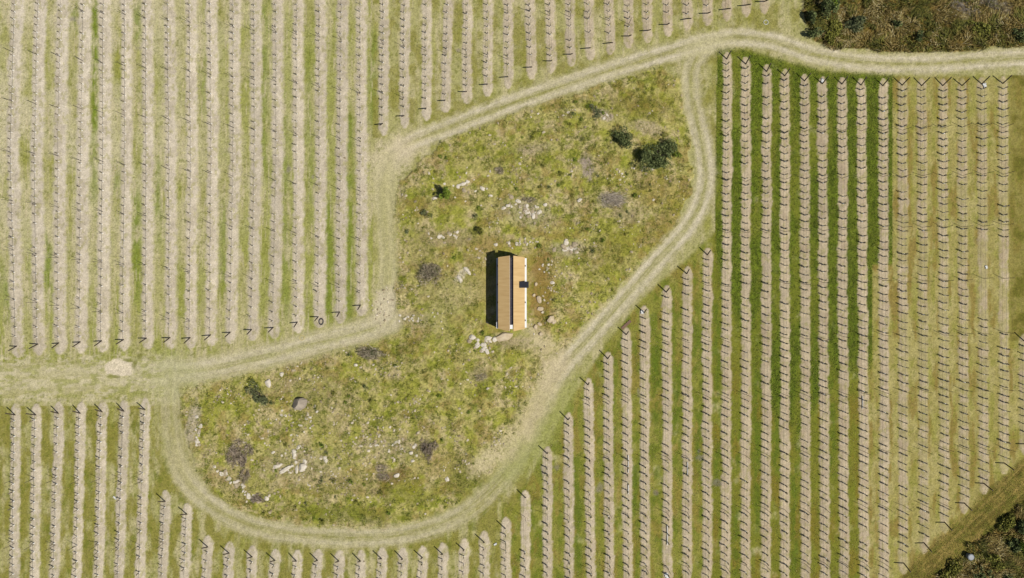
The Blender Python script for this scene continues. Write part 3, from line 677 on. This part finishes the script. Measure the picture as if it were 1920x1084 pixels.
for s in (-1, 1):                                           # roof panels, ridge longer than the eave
    t = .14
    def P(x, z, yl): return Vector((s * x, yl, z))
    up = [P(EX, EH, Y0), P(RX, RH, R0), P(RX, RH, R1), P(EX, EH, Y1)]
    n_ = Vector((s * (RH - EH), 0, EX - RX)).normalized()
    V = up + [p - n_ * t for p in up]
    F = [(0, 1, 2, 3), (7, 6, 5, 4), (0, 4, 5, 1), (1, 5, 6, 2), (2, 6, 7, 3), (3, 7, 4, 0)]
    if s > 0: F = [tuple(reversed(f)) for f in F]
    m = MB(); m.add(V, F); o = m.build('roof_panel', M_ROOF, ch)
    m = MB(); tw = .014 if s < 0 else .008; xa, xb = sorted((s * RX, s * (RX - tw))); m.box(xa, xb, R0 + .02, R1 - .02, RH - .16, RH + .015); m.build('ridge_trim', M_EDGE if s < 0 else M_FRAME, o)
    m = MB(); xa, xb = sorted((s * (EX - .16), s * (EX - .02))); m.box(xa, xb, Y0 + .05, Y1 - .05, -.1, EH - .09); m.build('side_wall', M_WALL, ch)
    m = MB(); xa, xb = sorted((s * (EX - .015), s * (EX + .265))); m.box(xa, xb, Y0 + .02, Y1 - .02, -.1, .36); pl = m.build('plinth', M_PLASTER, ch, bevel=.01)
    for yy in (2.87, .57, -1.66, -3.89):
        m = MB(); xa, xb = sorted((s * (EX - .02), s * (EX + .15))); m.box(xa, xb, yy - CY - .09, yy - CY + .09, .345, .52); m.box(xa, (xa + xb) / 2, yy - CY - .05, yy - CY + .05, .52, .7); m.build('bracket', M_BLACK, pl)
m = MB()                                                    # raised white block, added to stand for the left plinth's sunlit end
m.box(-EX - .22, -EX - .03, Y0 + .03, Y0 + .80, .365, 2.5); m.build('sunlit_end_standin', M_PLASTER, ch, bevel=.01)
m = MB(); m.box(-RX + .032, RX - .01, R0 + .3, R1 - .3, RH - .42, RH - .36); sk = m.build('skylight', M_FRAME, ch)
cuts = [4.01 - .25] + [(542 - (440 + q / 4.925)) / 15.55 for q in (240, 270, 345, 420, 505, 590, 670, 755, 835)]
cuts = [c - CY for c in cuts]
for a_, b_ in zip(cuts[:-1], cuts[1:]):
    m = MB(); m.box(-RX + .05, RX - .03, b_ + .05, a_ - .05, RH - .36, RH - .33); m.build('pane', M_GLASS, sk)
    m = MB(); m.box(-RX + .034, RX - .012, b_ - .045, b_ + .045, RH - .355, RH - .26); m.build('glazing_bar', M_FRAME, sk)
m = MB(); m.box(-RX + .06, RX - .06, R0 + .28, R0 + .78, RH - .3, RH - .12); m.build('ridge_cap', M_PLASTER, ch, bevel=.01)
for yy, nm in ((Y0 + .1, 'glass_front'), (Y1 - .1, 'glass_back')):
    m = MB(); V = []
    for dy in (-.03, .03): V += [(-EX + .17, yy + dy, 0), (EX - .17, yy + dy, 0), (EX - .17, yy + dy, EH - .1), (.2, yy + dy, RH - .24), (-.2, yy + dy, RH - .24), (-EX + .17, yy + dy, EH - .1)]
    m.add(V, [(0, 1, 2, 3, 4, 5), (11, 10, 9, 8, 7, 6)] + [(i, i + 6, (i + 1) % 6 + 6, (i + 1) % 6) for i in range(6)])
    g = m.build('gable_glass', M_GLASS, ch)
    m = MB()
    for xx in (-.95, -.0, .95): m.box(xx - .03, xx + .03, yy - .05, yy + .05, .02, 2.62)
    m.box(-1.43, 1.43, yy - .055, yy + .055, 2.1, 2.16); m.build('mullion', M_FRAME, g)
m = MB(); m.box(.92 - CX, 1.99 - CX, .16 - CY, .89 - CY, 1.1, 3.15); bx = m.build('altar_box', M_BLACK, ch, bevel=.012)
m = MB(); m.box(.92 - CX - .02, 1.99 - CX + .02, .14 - CY, .91 - CY, 3.152, 3.185); m.build('lid', M_BLACK, bx)

# ------------------------------------------------------------------ rocks
def rock_mesh(seed, m):
    import bmesh
    rd = random.Random(seed); bm_ = bmesh.new(); bmesh.ops.create_icosphere(bm_, subdivisions=2, radius=1)
    pl = []
    for k in range(9):
        n_ = Vector((rd.gauss(0, 1), rd.gauss(0, 1), rd.gauss(0, .7))).normalized(); pl.append((n_, rd.uniform(.55, .9)))
    for v in bm_.verts:
        for n_, d in pl:
            e = v.co.dot(n_) - d
            if e > 0: v.co -= n_ * e
        v.co *= 1 + rd.uniform(-.05, .05)
    me = bpy.data.meshes.new('stone'); bm_.to_mesh(me); bm_.free(); me.materials.append(m); return me
ROCKS = [rock_mesh(i, M_ROCK) for i in range(8)]; ROCKS_M = ROCKS + [rock_mesh(20 + i, M_ROCKM) for i in range(4)]; ROCKS_G = [rock_mesh(40 + i, M_ROCKG) for i in range(3)]; ROCKS_T = [rock_mesh(60 + i, M_TAN) for i in range(4)]
def stone(x, y, rx, ry, label, group=None, deg=None, hz=.55, kind=ROCKS, name='stone'):
    me = random.choice(kind); o = link(name, me, None, W(x, y, min(rx, ry) / PPM * hz * .2 + .015))
    o.scale = (rx / PPM * 1.12, ry / PPM * 1.12, min(rx, ry) / PPM * hz); o.rotation_euler.z = math.radians(deg) if deg is not None else random.uniform(0, 6.28)
    tag(o, label, 'rock', group); return o
def heap(cx, cy, sx, sy, n, r0, r1, label, group, deg=0, kind=ROCKS_M):
    a = math.radians(deg)
    for i in range(n):
        u = max(-1.7, min(1.7, random.gauss(0, .6))) * sx; v = max(-1.7, min(1.7, random.gauss(0, .6))) * sy
        r_ = (r0 + (r1 - r0) * random.random() ** 1.5) * 1.12
        stone(cx + u * math.cos(a) - v * math.sin(a), cy + u * math.sin(a) + v * math.cos(a), r_ * random.uniform(.8, 1.5), r_, label, group, hz=random.uniform(.3, .65), kind=kind)
heap(992, 398, 34, 13, 42, 1.8, 4.8, 'pale stone in the rocky outcrop a little above the chapel roof', 'stones of the outcrop above the chapel', 12)
heap(1067, 467, 17, 9, 24, 1.8, 5.4, 'white stone in the tight heap right of the chapel top', 'stones of the heap right of the chapel')
heap(978, 455, 22, 7, 18, 1.2, 3.2, 'white stone strewn just beyond the upper chapel end', 'stones by the upper chapel end')
heap(906, 645, 22, 13, 28, 2.0, 5.2, 'pale stone in the rubble below the lower left chapel corner', 'rubble below the chapel')
heap(775, 597, 28, 9, 16, 1.2, 2.8, 'small pale stone in the grass left of the chapel, near the track corner', 'stones near the track corner')
heap(840, 440, 26, 9, 14, 1.6, 3.4, 'flat grey stone beside the small shrub upper left of the chapel', 'flat stones upper left of the chapel')
heap(880, 352, 40, 24, 20, 1.3, 3.4, 'white stone scattered right of the bright green shrub', 'stones near the bright green shrub')
heap(442, 903, 40, 8, 32, 1.8, 4.4, 'white stone in the line below the purple brown bush', 'line of stones at the lower left of the island', 35)
heap(735, 832, 40, 12, 34, 1.1, 3.0, 'small white stone in the scatter left of the dry brown bush', 'scatter left of the dry brown bush')
heap(555, 862, 34, 20, 20, 1.4, 3.0, 'small white stone among the big white rocks of the lower island', 'small stones among the big white rocks')
heap(374, 808, 5, 26, 24, 1.3, 3.4, 'pale stone in the bank at the left tip of the lower island', 'stones of the left bank', 8)
heap(1026, 498, 12, 14, 10, 1.4, 3.4, 'pale stone on the bare ground right of the chapel top corner', 'stones right of the chapel top corner')
heap(1137, 217, 9, 6, 8, 1.2, 3.0, 'white stone under the grey green shrub near the upper rim', 'stones under the grey green shrub')
heap(1195, 320, 26, 8, 10, 1.2, 2.4, 'small white stone below the two large dark shrubs', 'stones below the large dark shrubs')
heap(560, 790, 50, 34, 26, 1.1, 2.6, 'small pale stone around the flat grey boulder', 'stones around the grey boulder')
for x, y, rx, ry, d, l in [
    (554, 849, 5, 9, 15, 'tall white rock standing third from the top of the lower white outcrop'), (562, 837, 5.5, 4, 20, 'rounded white rock topmost in the lower white outcrop'),
    (570, 875, 8, 8.5, 0, 'largest round white rock of the lower outcrop'), (574, 864, 4, 6, 40, 'white rock leaning just above the largest round rock'), (559, 879, 3.5, 8.5, 0, 'narrow upright white rock left of the largest round rock'),
    (538, 878, 13, 5.5, 32, 'long slanting white slab at the left of the lower outcrop'), (522, 873, 9, 4, 12, 'flat grey white slab at the far left of the lower outcrop'), (612, 860, 4.5, 8, 30, 'white rock alone to the right of the lower outcrop'), (550, 872, 3, 3, 0, 'small round white rock in the middle of the lower outcrop'),
    (772, 847, 4, 4, 0, 'square white rock beside the dry brown bush'), (782, 852, 3.2, 3, 0, 'smaller white rock touching the dry brown bush'), (775, 862, 3.6, 3, 0, 'white rock below the square one beside the dry bush'),
    (745, 889, 6, 4.5, 20, 'white rock in the dark brown weeds of the lower island'), (839, 897.5, 3.8, 5.5, 20, 'lone bright white rock at the lower right of the island'),
    (945, 391, 5.5, 3.6, 15, 'bright white rock between the shrub and the outcrop'), (1086, 376, 5, 4, 40, 'white pointed rock left of the dead branch pile'), (868, 346, 8, 3.5, 15, 'long white rock right of the bright green shrub'), (905, 354, 5, 4, -30, 'white rock further right of the bright green shrub'), (920, 368, 4, 3.5, 0, 'pale rounded rock amid the upper left meadow'), (816, 373, 5, 3, 0, 'white rock at the foot of the bright green shrub'), (502, 933, 4.5, 6, -20, 'grey white rock at the right of the low brown bush'),
    (668, 684, 3.5, 4, 0, 'white stone below the dark dry bush by the track'), (529, 701, 4, 5, 0, 'white stone just below the track at the upper lower island'), (504, 718, 6, 9, 10, 'flat pale slab right of the dark green bush'), (930, 459, 4, 3.5, 0, 'white stone at the upper left corner of the chapel'), (1036, 530, 5, 3.6, 0, 'smooth white stone on the grass right of the black box'), (877, 508, 4, 10, 45, 'pale streaked slab left of the chapel'), (863, 524, 5, 9, 30, 'lower pale slab left of the chapel')]:
    stone(x, y, rx, ry, l, None, d)
stone(564, 755.5, 15, 11.5, 'flat grey boulder standing alone in the lower meadow', None, 12, 1.05, ROCKS_G, 'boulder')
stone(945, 630, 18, 9.5, 'large cracked beige rock slab under the lower end of the chapel', None, 10, .45, ROCKS_T, 'boulder')
for x, y, rx, ry, d, l in [(1010, 562, 5, 7, 20, 'upright tan stone in the dug earth right of the chapel'), (1012, 579, 7, 3.8, -5, 'long tan stone lying lowest in the dug earth trio'), (1001, 553, 3, 4, 0, 'small tan stone topmost in the dug earth'),
                         (1004, 612, 4, 6, 10, 'tan stone tilted near the lower right chapel corner'), (1011, 607, 5, 3, -35, 'narrow tan stone beside the tilted one at the lower right corner'), (1014, 626, 4, 4, 0, 'tan stone lowest near the lower right corner of the chapel'), (1032, 597, 8, 8, 30, 'broad tan stone right of the lower chapel end'), (1038, 603, 5, 5, 0, 'tan stone touching the broad one right of the lower chapel end'), (1005, 533, 3, 4, 0, 'small tan stone right of the black box')]:
    stone(x, y, rx, ry, l, None, d, .8, ROCKS_T)
# loose small stones: uncountable
stw = islf * (1 - tb) * (1 - flat) * (.05 + sstep(.52, .72, fbm(PX / 30, PY / 30, 121, 3)) * sstep(.4, .6, fbm(PX / 8, PY / 8, 122, 2)) + .9 * ell(620, 830, 150, 70, 0, .6, .4, 4) * sstep(.45, .6, fbm(PX / 14, PY / 14, 123, 3)))
stw = stw + (1.2 * ell(722, 575, 22, 30, 10, .5, .5, 6)) + .05 * soil * inview * ((PX < 700) & (PX > 640))
NP = 2300; ang = RNG.uniform(0, 6.28, NP); x, y = spread(stw, NP)
me = ROCKS[0]; RV = np.array([v.co for v in ROCKS[3].vertices]); RF = np.array([list(p.vertices) for p in ROCKS[3].polygons])
r_ = .05 + .15 * RNG.random(NP) ** 2.2; ca, sa = np.cos(ang), np.sin(ang); el_ = RNG.uniform(.6, 1.3, NP)
P = np.empty((NP, len(RV), 3))
P[:, :, 0] = (RV[None, :, 0] * ca[:, None] - RV[None, :, 1] * sa[:, None]) * (r_ * el_)[:, None] + wx(x)[:, None]
P[:, :, 1] = (RV[None, :, 0] * sa[:, None] + RV[None, :, 1] * ca[:, None]) * r_[:, None] + wy(y)[:, None]
P[:, :, 2] = RV[None, :, 2] * (r_ * .6)[:, None] + (gz(x, y) + r_ * .2)[:, None]
o = link('pebbles', mesh_np('pebbles', P.reshape(-1, 3), (RF[None] + (np.arange(NP) * len(RV))[:, None, None]).reshape(-1, 3), [M_PEB])); o['kind'] = 'stuff'

# ------------------------------------------------------------------ shrubs
M_L_DARK = mat('dark_leaf', A(72, 84, 46), A(142, 150, 90), 1, island=True, c3=A(104, 116, 64))
M_L_GREEN = mat('bright_leaf', A(84, 108, 26), A(164, 180, 62), 1, island=True, c3=A(122, 144, 42))
M_L_OLIVE = mat('olive_leaf', A(96, 100, 34), A(172, 168, 76), 1, island=True, c3=A(132, 132, 50))
M_L_GREY = mat('grey_green_leaf', A(80, 92, 56), A(150, 154, 108), 1, island=True, c3=A(114, 120, 76))
M_TWIG = mat('dry_twig', A(140, 126, 100), A(226, 210, 180), 2, island=True, c3=A(186, 170, 140))
M_TWIGP = mat('purple_twig', A(128, 112, 94), A(210, 192, 168), 2, island=True, c3=A(170, 152, 130))
M_STICK = mat('bleached_stick', A(206, 194, 176), A(150, 136, 116), 2, island=True, c3=A(180, 166, 146))
M_BARK = mat('shrub_bark', (.06, .045, .03), (.1, .08, .06), 5)
def crown_mesh(rx, ry, rz, n, ls, m, seed, lobes=7, gappy=.3):
    g = np.random.default_rng(seed)
    lc = g.normal(0, .40, (lobes, 3)); lc[:, 2] = np.abs(lc[:, 2]) * .7 + .25; lr = g.uniform(.3, .55, lobes); lc[0] = (0, 0, .3); lr[0] = .6
    k = g.integers(0, lobes, n); d = g.normal(0, 1, (n, 3)); d /= np.linalg.norm(d, axis=1)[:, None]
    rr = lr[k] * g.uniform(.4, 1.05, n) ** .5
    c = lc[k] + d * rr[:, None]; c[:, 2] = np.maximum(c[:, 2], .02)
    keep = vnoise(c[:, 0] * 5 + c[:, 2] * 3, c[:, 1] * 5 - c[:, 2] * 2, seed) > gappy; c = c[keep]; n = len(c)
    c = c * np.array([rx, ry, rz]); u = g.normal(0, 1, (n, 3)); u /= np.linalg.norm(u, axis=1)[:, None]
    v = np.cross(u, g.normal(0, 1, (n, 3))); v /= np.linalg.norm(v, axis=1)[:, None] + 1e-9
    s = (ls * g.uniform(.6, 1.4, n))[:, None]
    V = np.stack([c - u * s, c + v * s * .55, c + u * s, c - v * s * .55], 1).reshape(-1, 3)
    return mesh_np('crown', V, np.arange(4 * n).reshape(-1, 4), [m])
def stem_mesh(rx, ry, rz, seed):
    rd = random.Random(seed); m = MB()
    for k in range(6):
        a = k * 1.05 + rd.uniform(-.3, .3); q = rd.uniform(.4, .7)
        m.tube([(0, 0, -.08), (math.cos(a) * rx * q * .4, math.sin(a) * ry * q * .4, rz * .35), (math.cos(a) * rx * q, math.sin(a) * ry * q, rz * rd.uniform(.6, .85))], [.05 * rz + .012, .03 * rz + .01, .008], 5)
    return m.mesh('stem', [M_BARK])
SEED = [100]
def shrub(x, y, rx, ry, h, m, label, group=None, n=None, ls=.07, name='shrub', lobes=7, gappy=.3, cat='shrub', deg=None):
    SEED[0] += 1; X, Y = rx / PPM * 1.15, ry / PPM * 1.15
    t = empty(name, W(x, y), random.uniform(0, 6.28) if deg is None else math.radians(deg))
    link('crown', crown_mesh(X, Y, h, n or int(900 * max(.25, X * Y) ** .8), ls, m, SEED[0], lobes, gappy), t)
    link('stem', stem_mesh(X, Y, h, SEED[0]), t)
    tag(t, label, cat, group); return t
def twigs(name, X, Y, h, n, m, seed, flat_=False):
    g = np.random.default_rng(seed); a = g.uniform(0, 6.28, n); e = g.uniform(.1, 1.0, n); nl = 7; lb = np.stack([g.normal(0, .32, nl) * X, g.normal(0, .32, nl) * Y], -1); lk = g.integers(0, nl, n); ls_ = g.uniform(.45, .78, nl)[lk]
    L = g.uniform(.5, 1.05, n); r0 = g.uniform(0, .75, n) ** 1.0
    p0 = np.stack([np.cos(a) * X * r0, np.sin(a) * Y * r0, np.full(n, .02)], -1)
    a2 = a + g.normal(0, .9, n)
    p2 = np.stack([np.cos(a2) * X * L * (1 - .3 * e), np.sin(a2) * Y * L * (1 - .3 * e), h * e * L], -1)
    if flat_:
        b = g.uniform(-.5, .9, n); p0 = np.stack([g.normal(0, .45, n) * X, g.normal(0, .45, n) * Y, g.uniform(.02, h, n)], -1)
        p2 = p0 + np.stack([np.cos(b) * X * .8 * L, -np.sin(b) * X * .8 * L, g.normal(0, .08, n)], -1)
    if not flat_:
        for p_ in (p0, p2): p_[:, :2] = p_[:, :2] * ls_[:, None] + lb[lk]
    pm = (p0 + p2) / 2 + g.normal(0, .07, (n, 3)) * np.array([X, Y, h])
    w_ = g.uniform(.012, .03, n)[:, None]; s = g.normal(0, 1, (n, 3)); s /= np.linalg.norm(s, axis=1)[:, None]; t_ = np.cross(p2 - p0, s); t_ /= np.linalg.norm(t_, axis=1)[:, None] + 1e-9
    V = np.stack([p0 - t_ * w_, p0 + t_ * w_, pm + t_ * w_ * .8, pm - t_ * w_ * .8, p2 + t_ * w_ * .4, p2 - t_ * w_ * .4], 1).reshape(-1, 3)
    b = (np.arange(n) * 6)[:, None]
    return mesh_np(name, V, [np.vstack([b + np.array([[0, 1, 2, 3]]), b + np.array([[3, 2, 4, 5]])])], [m])
def dry_bush(x, y, rx, ry, h, n, m, label, leaf=0):
    SEED[0] += 1; X, Y = rx / PPM * 1.05, ry / PPM * 1.05
    t = empty('dry_bush', W(x, y)); link('branches', twigs('branches', X, Y, h, n, m, SEED[0]), t)
    if leaf: link('foliage', crown_mesh(X * .9, Y * .9, h * .9, leaf, .045, M_L_GREY, SEED[0] + 500), t)
    tag(t, label, 'bush'); return t
shrub(1232, 294, 30, 28, 2.0, M_L_DARK, 'large dark green shrub, biggest on the upper island', n=6500, lobes=13, gappy=.22, ls=.1, deg=0)
shrub(1268, 290, 11, 8, .7, M_L_GREEN, 'low bright green shrub touching the right of the largest dark shrub', n=500)
shrub(1168, 264, 19, 19, 1.4, M_L_DARK, 'dark round shrub upper left of the largest shrub', n=3000, lobes=11, gappy=.25, ls=.085)
shrub(1118, 212, 14, 12, .9, M_L_GREY, 'grey green shrub near the upper rim of the island', n=900, gappy=.4)
shrub(838, 365, 10, 10, 2.2, M_L_GREEN, 'bright green upright shrub at the left of the upper island', n=2200, ls=.09)
shrub(901, 435, 9, 9, 1.6, M_L_OLIVE, 'small olive shrub standing above left of the chapel', n=700)
shrub(488, 738, 14, 20, 1.0, M_L_GREY, 'dark green loose bush at the upper left of the lower island', n=2600, gappy=.28)
shrub(800, 402, 8, 7, .5, M_L_GREY, 'dusky low shrub at the left rim of the upper island', n=350)
shrub(764, 434, 5, 5, .4, M_L_GREY, 'tiny dusky shrub left of the flat grey stones', n=160)
dry_bush(814, 509, 27, 25, 1.6, 800, M_TWIG, 'round grey leafless bush left of the chapel', 500)
dry_bush(456, 858, 24, 34, 1.2, 820, M_TWIGP, 'purple brown dry bush at the lower left of the island')
dry_bush(804, 842, 16, 24, 1.1, 500, M_TWIGP, 'dry brown bush on the right of the lower island')
dry_bush(697, 660, 26, 18, 1.2, 700, M_TWIG, 'dark dry bush below the end of the vine rows by the track', 800)
dry_bush(486, 932, 15, 9, .5, 380, M_TWIGP, 'low brown bush at the lower rim of the island')
dry_bush(901, 706, 17, 11, .4, 150, M_TWIG, 'thin grey bush below the chapel rubble')
dry_bush(722, 884, 20, 16, .4, 380, M_TWIGP, 'dark brown dead weeds beside a white rock')
dry_bush(935, 322, 11, 8, .5, 350, M_TWIG, 'small grey twiggy bush in the upper meadow')
dry_bush(990, 374, 13, 8, .5, 420, M_TWIG, 'grey twiggy bush along the top of the rocky outcrop')
t = link('branch_pile', twigs('branch_pile', 24 / PPM, 13 / PPM, .4, 260, M_STICK, 77, True), None, W(1142, 375)); tag(t, 'pile of bleached dead branches on the upper island', 'branch pile')
TUFTS = [(960 + a / 4, 271 + b / 4) for a, b in [(35, 335), (235, 165), (275, 325), (370, 230), (440, 230), (465, 120), (525, 95), (640, 240), (725, 300), (790, 320), (875, 300), (975, 330), (1030, 310), (1030, 350), (920, 385),
         (630, 500), (600, 430), (860, 510), (210, 320), (205, 760), (270, 860), (550, 790), (600, 800), (620, 970), (560, 635), (680, 715), (845, 680), (890, 150), (910, 225), (860, 225), (345, 305), (1100, 395), (810, 540), (445, 385)]]
TUFTS += [(480 + a / 4, 271 + b / 4) for a, b in [(1380, 90), (1675, 475), (1810, 460), (1650, 545), (1350, 210), (1480, 850), (1430, 110)]]
TUFTS += [(480 + a / 4, 542 + b / 4) for a, b in [(1265, 615), (825, 730), (1070, 790), (1370, 795), (1600, 915), (1180, 965), (455, 890), (225, 825), (705, 800), (680, 850), (865, 840), (700, 490), (540, 590), (1055, 570), (905, 1030), (1790, 700), (130, 850), (585, 775), (1640, 460), (1700, 330), (720, 310 + 180)]]
TUFTS += [(480 + a / 4, 813 + b / 4) for a, b in [(500, 345), (590, 340), (720, 355), (815, 375), (300, 540), (380, 515), (500, 660), (440, 630), (690, 480), (750, 505), (600, 470), (940, 430), (1000, 595), (1400, 40), (20, 130), (540, 140), (240, 80), (500, 75), (160, 270), (60, 600)]]
TUFTS += [(960 + a / 4, 542 + b / 4) for a, b in [(310, 80), (10, 440)]]
TUFTS += [(960 + a / 4, b / 4) for a, b in [(480, 770), (565, 800), (680, 790), (455, 860), (430, 935), (520, 900), (75, 1035), (155, 1040), (520, 1055), (1140, 1015), (680, 850)]]
tm = [crown_mesh(.42, .42, .38, 150, .06, m_, 300 + i, 5, .25) for i, m_ in enumerate((M_L_GREEN, M_L_OLIVE, M_L_DARK, M_L_OLIVE, M_L_GREEN))]
for i, (x, y) in enumerate(TUFTS):
    up_ = y < 560
    o = link('grass_tussock', tm[i % 5], None, W(x, y, -.03)); s_ = random.uniform(.6, 1.2); o.scale = (s_ * random.uniform(.9, 1.3), s_, s_ * random.uniform(.8, 1.5)); o.rotation_euler.z = random.uniform(0, 6)
    tag(o, 'knee high green tussock dotted over the meadow ' + ('above the chapel' if up_ else 'below the chapel'), 'tussock', 'tussocks ' + ('above' if up_ else 'below') + ' the chapel')
# shrubs of the two brush corners
for i, (x, y, rx, ry, h, m_, l) in enumerate([
    (1519, 32, 8, 14, 1.7, M_L_DARK, 'dark shrub at the left end of the upper brush'), (1527, 66, 8, 14, 1.5, M_L_DARK, 'dark shrub at the lower left tip of the upper brush'), (1546, 18, 15, 16, 1.9, M_L_DARK, 'round dark shrub behind the left end of the upper brush'),
    (1558, 14, 8, 10, 1.2, M_L_GREEN, 'bright green shrub amid dark ones in the upper brush'), (1600, 45, 24, 16, 1.2, M_L_GREY, 'grey green spreading shrub in the upper brush'), (1560, 60, 22, 16, 1.0, M_L_OLIVE, 'olive shrub just above the track curve'),
    (1674, 46, 10, 8, 1.1, M_L_DARK, 'small dark shrub in the middle of the upper brush'), (1724, 72, 9, 8, 1.0, M_L_DARK, 'small dark shrub above the right track stretch'),(1905, 70, 18, 10, 1.1, M_L_DARK, 'dark shrub at the right edge above the track'), (1830, 55, 26, 12, 1.0, M_L_OLIVE, 'broad olive shrub at the right of the upper brush'),
    (1912, 985, 14, 16, 1.2, M_L_DARK, 'dark shrub at the right edge of the lower brush'), (1898, 1022, 13, 13, 1.1, M_L_DARK, 'dark round shrub left of the green bush in the lower brush'), (1912, 1020, 10, 14, 1.3, M_L_GREEN, 'bright green bush at the right edge of the lower brush'), (1860, 1048, 20, 12, 1.0, M_L_OLIVE, 'olive shrub right of the round pale lid'), (1836, 1076, 16, 11, 1.0, M_L_DARK, 'dark shrub at the bottom edge of the lower brush'), (1880, 980, 20, 14, .9, M_L_OLIVE, 'olive shrub on the upper rim of the lower brush'), (1782, 1070, 16, 12, .8, M_L_OLIVE, 'low olive shrub at the left tip of the lower brush'), (1885, 1080, 12, 8, .8, M_L_DARK, 'dark shrub in the lower right corner')]):
    shrub(x, y, rx, ry, h, m_, l, n=int(8 * rx * ry), ls=.11, gappy=.3)
for x, y, l in [(1790, 12, 'pale leafless scrub bush at the left of the pale patch'), (1825, 22, 'pale leafless scrub bush low in the pale patch'), (1850, 8, 'pale leafless scrub bush at the top edge of the brush'), (1878, 18, 'pale leafless scrub bush at the right of the pale patch')]:
    SEED[0] += 1; t = empty('dry_bush', W(x, y)); link('branches', twigs('branches', 1.5, 1.1, .8, 700, M_STICK if x < 1870 else M_TWIG, SEED[0]), t); tag(t, l, 'bush')

# ------------------------------------------------------------------ small things left lying about
def ring(x, y, R, r_, m, label, cat, name, z=.03, squash=1):
    n = 28; k = 8; V = []; F = []
    for i in range(n):
        a = 2 * math.pi * i / n
        for j in range(k):
            b = 2 * math.pi * j / k; q = R + r_ * math.cos(b); V.append((q * math.cos(a), q * math.sin(a) * squash, r_ * math.sin(b)))
    for i in range(n):
        for j in range(k): F.append((i * k + j, ((i + 1) % n) * k + j, ((i + 1) % n) * k + (j + 1) % k, i * k + (j + 1) % k))
    mb = MB(); mb.add(V, F); o = mb.build(name, m, None, W(x, y, z), True); tag(o, label, cat); return o
ring(602.5, 603, .26, .07, M_HOSE, 'coil of black hose lying by the end of a vine row', 'hose coil', 'hose_coil', .06, 1.4)
ring(1436, 42, .28, .035, M_WHITE, 'pale hoop lying on the grass above the upper track', 'hoop', 'hoop')
ring(566, 633.5, .3, .035, M_G_STRAW, 'straw coloured hoop lying at the edge of the track', 'hoop', 'hoop', .02)
mb = MB(); mb.tube([(0, 0, 0), (0, 0, .5)], [.36, .36], 20); mb.tube([(0, 0, .5), (0, 0, .56), (0, 0, .6)], [.4, .4, .3], 20); o = mb.build('water_tank_lid', mat('grey_lid', (.16, .17, .18), (.09, .1, .11), 3, rough=.5), None, W(1814, 1041, .1)); tag(o, 'round pale grey lid in the brush at the lower right', 'lid')
def sheet(x, y, rx, ry, label, seed):
    g = np.random.default_rng(seed); n = 9; V = []; 
    for j in range(n):
        for i in range(n):
            u, v = i / (n - 1) * 2 - 1, j / (n - 1) * 2 - 1
            V.append((u * .75 * rx / PPM * (1 + .3 * v * v * g.uniform(-1, 1)), v * ry / PPM * (1 + .3 * g.uniform(-1, 1)), .12 * g.random()))
    F = [(j * n + i, j * n + i + 1, (j + 1) * n + i + 1, (j + 1) * n + i) for j in range(n - 1) for i in range(n - 1)]
    mb = MB(); mb.add(V, F); o = mb.build('plastic_sheet', M_WHITE, None, W(x, y, .05), True); s = o.modifiers.new('thick', 'SOLIDIFY'); s.thickness = .008; o.rotation_euler.z = g.uniform(0, 3); tag(o, label, 'plastic sheet')
sheet(1845, 161, 5.5, 3, 'crumpled white plastic sheet beside an end post by the upper right track', 1)
sheet(1848, 501, 4, 2, 'scrap of white plastic in the bare gap of a right hand row', 2)
sheet(929, 1020, 2.2, 3.4, 'scrap of white plastic left of an end post at the bottom', 3)
sheet(1204, 585, 4, 3, 'scrap of white plastic at the foot of an end post by the loop track', 4)
sheet(1541, 152, 3, 4, 'white plastic scrap inside a post fork by the upper track', 5)
sheet(216, 933, 2, 4, 'white scrap beside the sixth lower left row', 6)
sheet(1250, 1079, 8, 3, 'torn white plastic at the bottom edge in a vine row', 7)
def board(x, y, L, Wd, deg, label):
    mb = MB(); mb.box(-L / 2, L / 2, -Wd / 2, Wd / 2, 0, .03); mb.box(-L / 2 + .1, L / 2 - .15, -Wd / 2 + .02, Wd / 2 - .02, .032, .05)
    o = mb.build('board', mat('weathered_board', A(140, 112, 92), A(112, 84, 68), 2, stretch=(1, 8, 1)), None, W(x, y, .05)); o.rotation_euler.z = math.radians(deg); tag(o, label, 'board')
board(1174, 609, 1.5, .36, 42, 'reddish brown board lying across the row end beside the loop track')
def pipe(x, y0, y1, label):
    mb = MB(); mb.tube([(wx(x), wy(y0), float(gz(x, y0)) + .16), (wx(x + .4), wy((y0 + y1) / 2), float(gz(x, y0)) + .1), (wx(x), wy(y1), float(gz(x, y1)) + .16)], [.045] * 3, 6)
    o = mb.build('white_pipe', M_WHITE); tag(o, label, 'pipe', 'white pipes lying along the rows')
pipe(1177.5, 853, 886, 'upper white pipe lying along the 21st row from right edge'); pipe(1177.5, 908, 926, 'lower short white pipe along the 21st row from right edge')
pipe(1288.5, 866, 892, 'white pipe lying along the 18th row from right edge'); pipe(1250.5, 984, 1021, 'long white pipe lying along the 19th row from right edge'); pipe(1616, 742, 766, 'faint white pipe lying along the ninth row from right edge')
